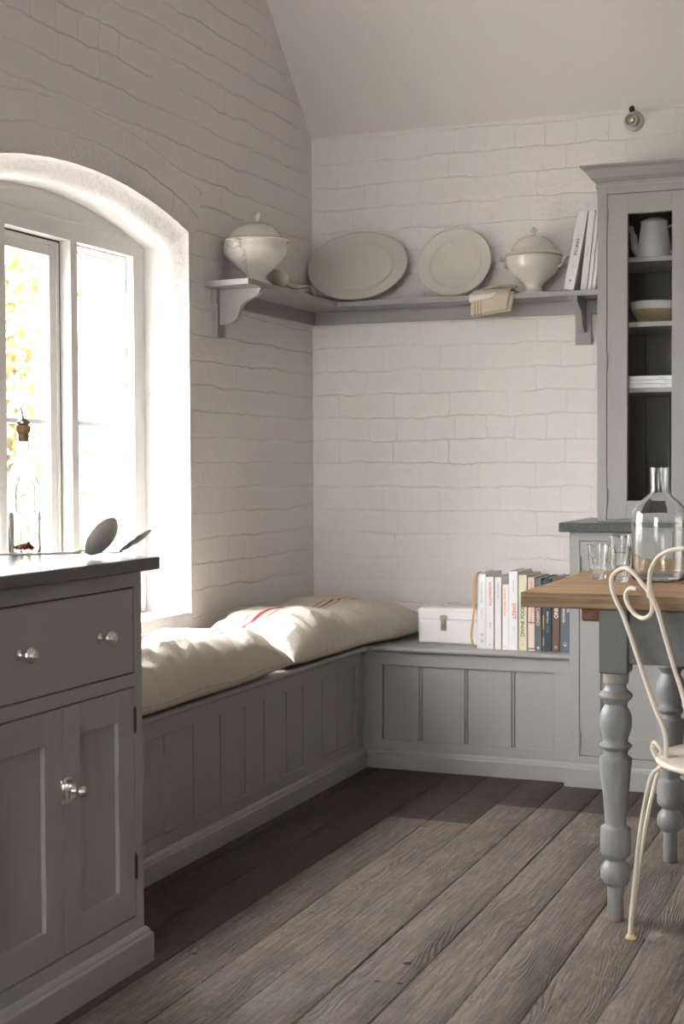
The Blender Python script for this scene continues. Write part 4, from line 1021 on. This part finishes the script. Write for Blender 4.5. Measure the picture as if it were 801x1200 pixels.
m_.tube([(.637, y0 - .0045, ZB + .0955), (.666, y0 - .0045, ZB + .0955)], .003, 8); m_.box((.645, y0 - .0075, ZB + .061), (.656, y0 - .005, ZB + .083), .001); m_.box((.640, y0 - .0035, ZB + .050), (.661, y0 - .001, ZB + .054), .0005)
m_.build('clasp', 'nickel_dark', bx0)

# ================================================================== CUSHIONS
def cushion(name, label, y0, y1, x0, x1, zb, seam, H, sd, xfar=0.0, stripe=(0, 0), bumps=(), tilt=0.0):
    nu, nv = 150, 90; bm = bmesh.new(); uvl = bm.loops.layers.uv.new('UVMap'); yc, hy, xc, hx = (y0 + y1) / 2, (y1 - y0) / 2, (x0 + x1) / 2, (x1 - x0) / 2
    def pos(i, j, top):
        s = -1 + 2 * i / (nu - 1); t = -1 + 2 * j / (nv - 1)
        s = math.sin(s * PI / 2) ** 1 if True else s; t = math.sin(t * PI / 2)
        e = max(0, 1 - abs(s) ** 3.2) * max(0, 1 - abs(t) ** 2.8)
        pin = 1 - .035 * (1 - t * t); pit = 1 - .03 * (1 - s * s)
        X = xc + hx * t * pit + (xfar * max(0, (s + .15) / 1.15) ** 1.6 * max(0, t + .35) / 1.35 if xfar else 0)
        Y = yc + hy * s * pin
        wv = noise.noise(Vector((s * 5 + sd, t * 1.2, sd)))
        zs = zb + seam + .004 * math.sin(s * 9 + sd) + tilt * s
        # corner droop/puckers
        if top:
            lift = e ** .43
            z = zs + H * lift
            P = Vector((X, Y, 0))
            z += lift * (.018 * noise.noise(P * 3.2 + Vector((sd, 0, 0))) + .007 * noise.noise(P * 8 + Vector((0, sd, 0))))
            # drag creases running in from the edges
            fr = (1 - abs(t)) if True else 0
            cr = noise.noise(Vector((Y * 14 + X * 3, X * 3, sd * 3)))
            z += .022 * (1 - abs(cr) * 2.4) * math.exp(-((abs(t) - .72) / .26) ** 2) * lift * .7
            cr2 = noise.noise(Vector((Y * 3.5, X * 15, sd * 5)))
            z += .016 * (1 - abs(cr2) * 2.4) * math.exp(-((abs(s) - .86) / .12) ** 2) * lift * .7
            ca_, cb2 = (X * 3.5 + Y * 5.5), (X * 15 - Y * 9)
            rg = 1 - abs(noise.noise(Vector((ca_ * 1.1, cb2 * .85, sd * 7)))) * 2.6
            z += .0085 * rg * lift * max(0, noise.noise(P * 2.6 + Vector((sd * 2, 5, 0))) + .35) * 1.6
            z += .0022 * noise.noise(Vector((X * 30, Y * 24, sd))) * lift
            for (by, bxx, bw_, bh) in bumps: z += bh * math.exp(-((Y - by) / bw_) ** 2 - ((X - bxx) / .2) ** 2) * lift
        else:
            z = zs - (zs - zb - .0006) * min(1, e ** .38 * 1.25)
        if X < .0035: X = .0035
        return Vector((X, Y, z))
    T = [[bm.verts.new(pos(i, j, True)) for j in range(nv)] for i in range(nu)]
    B = [[T[i][j] if i in (0, nu - 1) or j in (0, nv - 1) else bm.verts.new(pos(i, j, False)) for j in range(nv)] for i in range(nu)]
    for i in range(nu - 1):
        for j in range(nv - 1):
            f = bm.faces.new((T[i][j], T[i][j + 1], T[i + 1][j + 1], T[i + 1][j]))
            for l in f.loops: l[uvl].uv = (l.vert.co.y, l.vert.co.x - stripe[0] - stripe[1] * (l.vert.co.y - yc))
            q = (B[i][j], B[i + 1][j], B[i + 1][j + 1], B[i][j + 1])
            if len(set(q)) == 4:
                try:
                    f = bm.faces.new(q)
                    for l in f.loops: l[uvl].uv = (0, 5)
                except ValueError: pass
    bm.normal_update()
    me = bpy.data.meshes.new(name); bm.to_mesh(me); edge = [tuple(v.co) for v in ([T[i][nv - 1] for i in range(nu)])]
    edge_n = [tuple(T[nu - 1][j].co) for j in range(nv)]
    bm.free(); me.materials.append(M['sack'])
    for p in me.polygons: p.use_smooth = True
    o = bpy.data.objects.new(name, me); COL.objects.link(o); tag(o, label, 'cushion')
    sm = MB(); sm.tube(edge, .0017, 6); sm.tube(edge_n, .0017, 6); sm.build('seam_piping', 'linen_seam', o, smooth=True)
    return o
M['linen_seam'] = simple('linen_seam', (.55, .48, .38), .9)
cushion('seat_cushion', 'cream grain-sack cushion nearest the left cabinet', -2.45, -1.185, .02, .432, .4515, .036, .125, 1.3, stripe=(.262, .06), bumps=((-2.0, .34, .22, .022), (-1.45, .3, .15, .012)))
cushion('seat_cushion', 'cream grain-sack cushion in the far corner of the bench', -1.175, -.018, .012, .428, .4515, .034, .128, 6.1, xfar=.105, stripe=(.245, .10), bumps=((-.95, .2, .16, .016), (-.62, .25, .10, -.018), (-.35, .2, .2, .010)))

# ================================================================== COUNTER OBJECTS
cr = thing('oil_bottle', 'corked clear glass bottle half full, on the dark worktop', 'bottle', (.375, -2.603, .9152))
T_ = Matrix.Translation((.375, -2.603, .9153))
outp = [(0, 0), (.034, 0), (.038, .003), (.0385, .01), (.0385, .155), (.037, .166), (.030, .180), (.020, .190), (.0165, .198), (.0155, .215), (.0135, .262), (.0135, .268), (.0150, .270), (.0150, .278), (.0135, .280)]
inp = [(.0105, .280), (.0105, .262), (.0125, .215), (.0135, .198), (.017, .188), (.027, .177), (.034, .163), (.0355, .155), (.0355, .012), (.033, .007), (0, .010)]
sq = lambda a, z, r: 1 + (.06 * (abs(math.cos(2 * a)) ** 2) - .02 if z < .17 and r > .02 else 0)
MB().lathe(outp + inp, 48, T_, rfun=sq).build('bottle_glass', 'glass', cr, smooth=True, angle=50)
MB().lathe([(0, .0104), (.032, .0075), (.0350, .0125), (.0350, .098), (0, .098)], 48, T_, rfun=lambda a, z, r: (1 + (.06 * abs(math.cos(2 * a)) ** 2 - .02)) if r > .02 else 1).build('liquid', 'liquid', cr, smooth=True, angle=40)
MB().lathe([(0, .262), (.0095, .262), (.0108, .281), (.0150, .284), (.0160, .290), (.0150, .300), (0, .300)], 24, T_).build('cork', 'cork', cr, smooth=True, angle=40)
m_ = MB(); m_.lathe([(0, .300), (.012, .3005), (.0155, .304), (.0150, .309), (.009, .3125), (.006, .315), (0, .316)], 24, T_); m_.tube([T_ @ Vector((0, 0, .31)), T_ @ Vector((-.001, -.002, .325)), T_ @ Vector((-.005, -.004, .343))], [.0038, .0034, .003], 10)
m_.build('pourer', 'nickel_dark', cr, smooth=True, angle=50)
m_ = MB()
for i in range(5):
    a = i * 1.3; m_.tube(smoothpath([(.375 + .018 * math.cos(a), -2.603 + .018 * math.sin(a), .9285 + .004 * (i % 2)), (.375 + .004 * math.cos(a + 1), -2.603 + .006, .931 + .003 * i), (.375 - .014 * math.cos(a), -2.603 - .014 * math.sin(a + .5), .930)], 4), .0032, 7)
m_.build('dried_chilli', 'orange_bits', cr, smooth=True)

lad = thing('soup_ladle', 'grey enamel ladle lying bowl up on the dark worktop', 'ladle', (.60, -2.68, .915))
# bowl axis leans back; convex back faces the camera
ax = (F * .34 - Rt * .66 + Vector((0, 0, .46))).normalized(); cen = Vector((.622, -2.672, .9640))
q = Vector((0, 0, 1)).rotation_difference(ax).to_matrix().to_4x4(); q.translation = cen
bp_ = [(0, -.026), (.014, -.0245), (.028, -.019), (.038, -.010), (.0435, 0), (.0425, .0004), (.037, -.009), (.027, -.0175), (.013, -.0228), (0, -.0243)]
MB().lathe([(a * 1.15, b * .75) for a, b in bp_], 40, q).build('ladle_bowl', 'pewter', lad, smooth=True, angle=60)
low = cen + Vector((-.022, -.022, -.034))
MB().tube(smoothpath([tuple(low + Vector((.006, .004, -.002))), tuple(low + Vector((-.012, -.004, .004))), (.560, -2.688, .928), (.45, -2.70, .9235), (.33, -2.70, .9205), (.24, -2.70, .9195)], 6), [.0045] * 12 + [.0048] * 19, 10, flat=.6).build('ladle_handle', 'pewter', lad, smooth=True)
sk = thing('skimmer_spoon', 'perforated grey skimmer propped behind the ladle on the worktop', 'spoon', (.63, -2.60, .915))
tb = bmesh.new(); ax2 = Vector((-.62, -.15, .90)).normalized(); cen2 = Vector((.654, -2.578, .9500))
n1, n2 = 40, 10; rings = []
for i in range(n2):
    rr = .006 + (.044 - .006) * i / (n2 - 1); rings.append([tb.verts.new((rr * math.cos(2 * PI * k / n1), rr * math.sin(2 * PI * k / n1), .006 * (rr / .044) ** 2 - .006)) for k in range(n1)])
for i in range(n2 - 1):
    for k in range(n1):
        if i in (2, 5) and k % 5 == 0: continue
        if i == 7 and k % 4 == 1: continue
        tb.faces.new((rings[i][k], rings[i][(k + 1) % n1], rings[i + 1][(k + 1) % n1], rings[i + 1][k]))
tb.faces.new(rings[0][::-1])
q = Vector((0, 0, 1)).rotation_difference(ax2).to_matrix().to_4x4(); q.translation = cen2
m_ = MB(); m_._merge(tb, q); so = m_.build('perforated_disc', 'pewter', sk, smooth=True); md = so.modifiers.new('thick', 'SOLIDIFY'); md.thickness = .0016
MB().tube(smoothpath([(.622, -2.584, .925), (.58, -2.58, .9215), (.47, -2.60, .9205), (.43, -2.605, .9200)], 6), .0038, 8, flat=.6).build('spoon_handle', 'pewter', sk, smooth=True)

# ================================================================== TABLE
tb_ = thing('farm_table', 'old farmhouse table with waxed pine top and turned grey legs', 'table', (2.25, -1.6, 0))
TZ = .805
tt = MB(); bm = bmesh.new()
# three-board top with slightly rough edges
for (ya, yb) in ((-1.972, -1.715), (-1.7145, -1.46), (-1.4595, -1.205)): tt.box((1.388, ya, .7675), (3.05, yb, TZ), .0035, 3)
tt.build('table_top', 'table_top', tb_)
for yy in ((-1.925, -1.25),):
    MB().box((1.530, yy[0], .7330), (1.576, yy[1], .7670), .005, 2).build('batten', 'batten', tb_)
LEG = [(.018, 0), (.0195, .003), (.0192, .07), (.0205, .086), (.028, .091), (.0355, .103), (.0370, .119), (.0345, .133), (.026, .144), (.0215, .148), (.0225, .153), (.033, .160), (.0365, .166), (.0372, .170), (.0368, .226), (.0345, .231), (.0290, .234), (.0262, .238), (.0262, .250), (.0300, .300), (.0355, .350), (.0385, .385), (.0398, .396), (.0385, .4025), (.0325, .4055), (.0300, .4075), (.0285, .412), (.0300, .420), (.0370, .4265), (.0398, .4295), (.0398, .4325), (.0370, .4355), (.0305, .4385), (.0295, .443), (.0295, .449), (.0335, .458), (.0385, .475), (.0395, .490), (.0385, .505), (.0340, .518), (.0285, .526), (.0275, .533), (.0310, .541), (.0370, .546), (.0408, .5515), (.0408, .5565), (.0370, .562), (.0300, .5665), (.0255, .576), (.0260, .582), (.0310, .586), (.0315, .612)]
def tleg(x, y):
    m = MB(); m.lathe(LEG, 40, Matrix.Translation((x, y, 0))); 
    lg = m.build('leg', 'leg_paint', tb_, smooth=True, angle=30)
    b = MB(); b.box((x - .035, y - .035, .611), (x + .035, y + .035, .767), .003, 2)
    for dx_, dzz in ((.004, .640), (.013, .665)):
        q = Vector((0, 0, 1)).rotation_difference(Vector((0, -1, 0))).to_matrix().to_4x4(); q.translation = Vector((x + dx_, y - .035, dzz)); b.lathe([(0, -.001), (.0045, -.001), (.0042, .0015), (0, .002)], 12, q)
    b.build('leg_block', 'block_paint', lg)
    return lg
tleg(1.6155, -1.925); tleg(1.655, -1.345); tleg(2.94, -1.925); tleg(2.94, -1.30)
ap_ = MB(); ap_.box((1.650, -1.945, .634), (2.905, -1.925, .766), .002); ap_.box((1.640, -1.33, .634), (2.905, -1.31, .766), .002); ap_.box((1.6155, -1.89, .634), (1.633, -1.35, .766), .002); ap_.box((2.925, -1.89, .634), (2.945, -1.335, .766), .002)
ap_.build('apron', 'block_paint', tb_)

# glasses
def tumbler_mesh(m, T_, s=1.0):
    fac = lambda a, z, r: 1 + (.085 * (abs(math.cos(4.5 * a)) ** .8 - .5) if .012 < z < .074 else 0)
    o = [(0, .0), (.0195, 0), (.0205, .002), (.0205, .012), (.0225, .030), (.0250, .050), (.0262, .055), (.0258, .060), (.0280, .078), (.0305, .094), (.0295, .0948)]
    i = [(.0285, .094), (.0262, .078), (.0236, .052), (.0205, .028), (.0185, .014), (0, .011)]
    m.lathe([(r * s, z * s) for r, z in o + i], 54, T_, rfun=fac)
GG = 'faceted tumblers on the pine table'
for nm, lab, x, y, z in (('glass_tumbler', 'single faceted glass tumbler nearest the table corner', 1.486, -1.520, TZ + .0004), ('glass_tumbler', 'lower faceted tumbler of the stacked pair beside the big jar', 1.561, -1.590, TZ + .0004), ('glass_tumbler', 'upper faceted tumbler of the stacked pair beside the big jar', 1.5612, -1.5902, TZ + .0305)):
    m = MB(); tumbler_mesh(m, Matrix.Translation((x, y, z)) @ Matrix.Rotation(z * 20 + x, 4, 'Z')); tag(m.build(nm, 'glass', smooth=True, angle=30), lab, 'glass', GG)
jx, jy = 1.650, -1.505; T_ = Matrix.Translation((jx, jy, TZ + .0004))
jo = [(0, .004), (.060, 0), (.070, .002), (.0745, .008), (.0752, .02), (.0750, .165), (.0735, .182), (.066, .198), (.052, .213), (.036, .226), (.027, .236), (.0245, .246), (.0245, .290), (.0262, .298), (.0262, .304)]
ji = [(.0225, .304), (.0218, .296), (.0212, .246), (.0235, .236), (.033, .224), (.049, .211), (.063, .196), (.0705, .181), (.0722, .165), (.0722, .022), (.068, .012), (0, .012)]
m = MB(); m.lathe(jo + ji, 64, T_); tag(m.build('glass_jar', 'glass', smooth=True, angle=50), 'large clear glass carboy bottle standing on the pine table', 'bottle')

# ================================================================== CHAIR
ch = thing('garden_chair', 'cream painted wrought iron cafe chair with scrolled heart back', 'chair', (1.93, -2.05, 0))
Cs = Vector((1.93, -2.05, .45)); Bd = Vector((-.656, -.755, 0)); Td = Vector((-.755, .656, 0)); LN = .05
P0 = Cs + .15 * Bd; Wv = Vector((0, 0, 1)) + LN * Bd
t1 = [(0.084, 0.012), (0.085, 0.047), (0.099, 0.078), (0.116, 0.102), (0.151, 0.17), (0.179, 0.227), (0.222, 0.31), (0.252, 0.352), (0.263, 0.382), (0.259, 0.401), (0.241, 0.414), (0.215, 0.424), (0.19, 0.421), (0.169, 0.409), (0.148, 0.392), (0.127, 0.376), (0.116, 0.357), (0.114, 0.339), (0.121, 0.323), (0.14, 0.313), (0.159, 0.312), (0.183, 0.321), (0.204, 0.34), (0.21, 0.357), (0.202, 0.372), (0.186, 0.379), (0.167, 0.377)]
t2 = [(0.004, .075), (0.016, 0.14), (0.044, 0.204), (0.07, 0.269), (0.096, 0.335), (0.113, 0.363), (0.121, 0.382), (0.119, 0.412), (0.109, 0.434), (0.086, 0.457), (0.053, 0.472), (0.015, 0.480), (0, .481)]
cl = [(0.084, 0.012), (.086, -0.008), (0.101, -0.018), (0.122, -0.008), (0.133, 0.011), (0.123, 0.025), (0.108, 0.017), (0.097, 0.005)]
def cp(s, h): return P0 + s * Td + h * Wv
for sg in (1, -1):
    m = MB(); m.tube(smoothpath([cp(sg * s, h) for s, h in t1[1:]][::-1] + [cp(sg * s, h) for s, h in cl], 4), .0053, 10)
    m.build('back_scroll', 'chair_paint', ch, smooth=True)
m = MB(); full = [cp(s, h) for s, h in t2] + [cp(-s, h) for s, h in t2[::-1][1:]]
m.tube(smoothpath(full, 4), .0053, 10); m.tube([cp(0, .085), cp(0, .02) , P0 + Vector((0, 0, -.012))], .0053, 10)
m.build('back_hoop', 'chair_paint', ch, smooth=True)
m = MB()
for sg in (1, -1): m.tube([cp(sg * .119, .372) - Td * .0 + Vector((0, 0, -.010)), cp(sg * .121, .372) + Vector((0, 0, .010))], .0085, 8)
m.build('collar', 'chair_paint', ch, smooth=True, angle=40)
SR = .187
seat = MB()
def seatf(u, v):
    a = 2 * PI * u; r = SR * math.sqrt(v) * 1.0; dome = .013 * (1 - v) + .002 * math.sin(a * 3) * v
    return Vector((Cs.x + r * math.cos(a), Cs.y + r * math.sin(a), .4415 + dome + .0012 * noise.noise(Vector((math.cos(a) * r * 60, math.sin(a) * r * 60, 0)))))
seat.grid(seatf, 72, 22, closeu=True)
so = seat.build('seat', 'seat_paint', ch, smooth=True); md = so.modifiers.new('t', 'SOLIDIFY'); md.thickness = .004
m = MB(); N = 72; m.tube([(Cs.x + SR * math.cos(2 * PI * k / N), Cs.y + SR * math.sin(2 * PI * k / N), .437) for k in range(N + 1)], .0075, 10, caps=False)
m.build('seat_ring', 'chair_paint', ch, smooth=True)
for i, va in enumerate((160, 250, 340, 70)):
    a = R(va) + yaw; rad = Vector((math.cos(a), math.sin(a), 0)); tan = Vector((-math.sin(a), math.cos(a), 0))
    foot = Vector((Cs.x, Cs.y, 0)) + rad * .252
    m = MB()
    for sg in (1, -1):
        top = Vector((Cs.x, Cs.y, .432)) + rad * (SR - .014 - .006) + tan * sg * .085
        pts = [top, top + rad * .022 + Vector((0, 0, -.018)) - tan * sg * .004, top + rad * .036 + Vector((0, 0, -.06)) - tan * sg * .012,
               Vector((Cs.x, Cs.y, .25)) + rad * .226 + tan * sg * .044, foot + tan * sg * .007 + Vector((0, 0, .03)), foot + tan * sg * .005 + Vector((0, 0, .008))]
        m.tube(smoothpath(pts, 6), .0052, 10)
    lg = m.build('leg', 'chair_paint', ch, smooth=True)
    m = MB(); m.lathe([(0, 0.0008), (.0125, 0.0008), (.0135, .003), (.011, .008), (.008, .012), (0, .013)], 20, Matrix.Translation(foot)); m.build('glide', 'rubber', lg, smooth=True, angle=40)

# ================================================================== WALL LAMP HOLDER
wf = thing('wall_lamp', 'small bare porcelain lamp holder high on the back wall', 'lamp', (1.293, 0, 2.39))
qd = Vector((0, 0, 1)).rotation_difference(Vector((-.03, -1, -.10)).normalized()).to_matrix().to_4x4(); qd.translation = Vector((1.300, -.0005, 2.388))
qf = Vector((0, 0, 1)).rotation_difference(Vector((0, -1, 0))).to_matrix().to_4x4(); qf.translation = Vector((1.300, -.0005, 2.388))
MB().lathe([(0, 0), (.036, 0), (.037, .008), (.034, .016), (.024, .022), (0, .022)], 36, qf).build('wall_rose', 'porcelain', wf, smooth=True, angle=40)
MB().lathe([(.022, .018), (.024, .030), (.026, .044), (.0255, .058), (.022, .062), (.019, .060), (.018, .04), (0, .038)], 32, qd).build('lamp_socket', 'porcelain', wf, smooth=True, angle=40)
MB().lathe([(0, .040), (.013, .040), (.013, .050), (.009, .052), (.008, .060), (0, .061)], 20, qd).build('contact', 'nickel_dark', wf, smooth=True, angle=40)
m_ = MB(); m_.tube(smoothpath([(1.289, -.008, 2.420), (1.287, -.012, 2.434), (1.292, -.012, 2.440), (1.300, -.010, 2.438)], 4), .0048, 8); m_.tube([(1.296, -.008, 2.420), (1.297, -.010, 2.436)], .005, 8)
m_.tube([(1.316, -.022, 2.392), (1.317, -.018, 2.392)], .003, 8)
m_.build('cable_clip', 'iron', wf, smooth=True)

# ================================================================== GARDEN
g = MB(); g.box((-40, -25, -.5), (W_OUT - .01, 40, -.25)); o = g.build('garden_ground', 'soil'); o['kind'] = 'structure'
def tree(name, label, x, y, h, cr_, nleaf, mat, seed, leaf=.05, low=.3):
    rn = random.Random(seed); t = thing(name, label, 'tree', (x, y, -.25))
    m = MB(); tips = []
    m.tube(smoothpath([(x, y, -.25), (x + .05, y, h * .2), (x - .05, y + .04, h * .45), (x, y, h * .75)], 4), [.09 - .005 * i for i in range(13)], 8)
    for i in range(26):
        a = rn.uniform(0, 2 * PI); z0 = rn.uniform(low, h * .72); L = cr_ * rn.uniform(.5, 1.05); up_ = rn.uniform(.1, .9)
        p0 = Vector((x, y, z0)); p1 = p0 + Vector((math.cos(a) * L * .5, math.sin(a) * L * .5, up_ * L * .35)); p2 = p0 + Vector((math.cos(a) * L, math.sin(a) * L, up_ * L))
        m.tube(smoothpath([p0, p1, p2], 4), [.028, .025, .022, .019, .016, .012, .009, .006, .004], 6)
        tips.append((p1, L * .4)); tips.append((p2, L * .45)); tips.append(((p1 + p2) / 2, L * .4))
        for _ in range(4):
            q = p1.lerp(p2, rn.random()); d = Vector((rn.uniform(-1, 1), rn.uniform(-1, 1), rn.uniform(-.2, 1))) * L * .35
            m.tube([q, q + d * .5 + Vector((0, 0, .03)), q + d], [.009, .006, .003], 5); tips.append((q + d, L * .25))
    m.build('trunk', 'bark', t, smooth=True)
    tb = bmesh.new()
    for i in range(nleaf):
        c, rad = rn.choice(tips); p = c + Vector((rn.gauss(0, 1), rn.gauss(0, 1), rn.gauss(0, 1))) * rad * .5
        if p.z < -.2: continue
        n = Vector((rn.uniform(-1, 1), rn.uniform(-1, 1), rn.uniform(-1, 1))).normalized(); a = n.orthogonal().normalized(); b = n.cross(a); l = leaf * rn.uniform(.6, 1.3)
        tb.faces.new([tb.verts.new(p + a * l * ca + b * l * .55 * cb_) for ca, cb_ in ((-1, 0), (-.2, -.9), (1, 0), (-.2, .9))])
    m = MB(); m._merge(tb); m.build('foliage', mat, t)
    return t
tree('garden_tree', 'yellow-green leafy tree outside the middle window pane', -5.6, 4.0, 3.3, 1.35, 9000, 'leaf_yellow', 1, .06, .2)
tree('garden_tree', 'pale green bushy tree outside the far window pane', -2.3, 6.8, 2.9, 1.2, 5000, 'leaf_green', 2, .055, .1)
tree('garden_tree', 'tall sparse yellow tree further off in the garden', -10.5, 9.5, 5.6, 2.2, 5000, 'leaf_yellow', 5, .07, .8)

# ================================================================== LIGHT
w = bpy.data.worlds.new('sky'); sc.world = w; w.use_nodes = True; nt = w.node_tree
bg = nt.nodes['Background']
tc = nt.nodes.new('ShaderNodeTexCoord'); sp = nt.nodes.new('ShaderNodeSeparateXYZ'); nt.links.new(tc.outputs['Generated'], sp.inputs[0])
cr_ = nt.nodes.new('ShaderNodeValToRGB'); nt.links.new(sp.outputs[2], cr_.inputs[0])
cr_.color_ramp.elements[0].position = 0; cr_.color_ramp.elements[0].color = (.28, .277, .275, 1)
cr_.color_ramp.elements[1].position = .85; cr_.color_ramp.elements[1].color = (1.0, .985, .985, 1)
nt.links.new(cr_.outputs[0], bg.inputs[0]); bg.inputs[1].default_value = 8.0

def portal(loc, rot, sx, sy):
    l = bpy.data.lights.new('sky_portal', 'AREA'); l.shape = 'RECTANGLE'; l.size = sx; l.size_y = sy; l.cycles.is_portal = True
    o = bpy.data.objects.new('sky_portal', l); COL.objects.link(o); o.location = loc; o.rotation_euler = rot
#portal((W_OUT - .02, ARC_Y, 1.29), (0, R(-90), 0), 1.42, 1.30)
#portal((2.2, YN - .27, 1.65), (R(90), 0, 0), 2.2, 1.4)

sc.view_settings.view_transform = 'Standard'; sc.view_settings.look = 'None'
sc.view_settings.exposure = 2.72; sc.view_settings.gamma = 1; sc.view_settings.use_curve_mapping = False
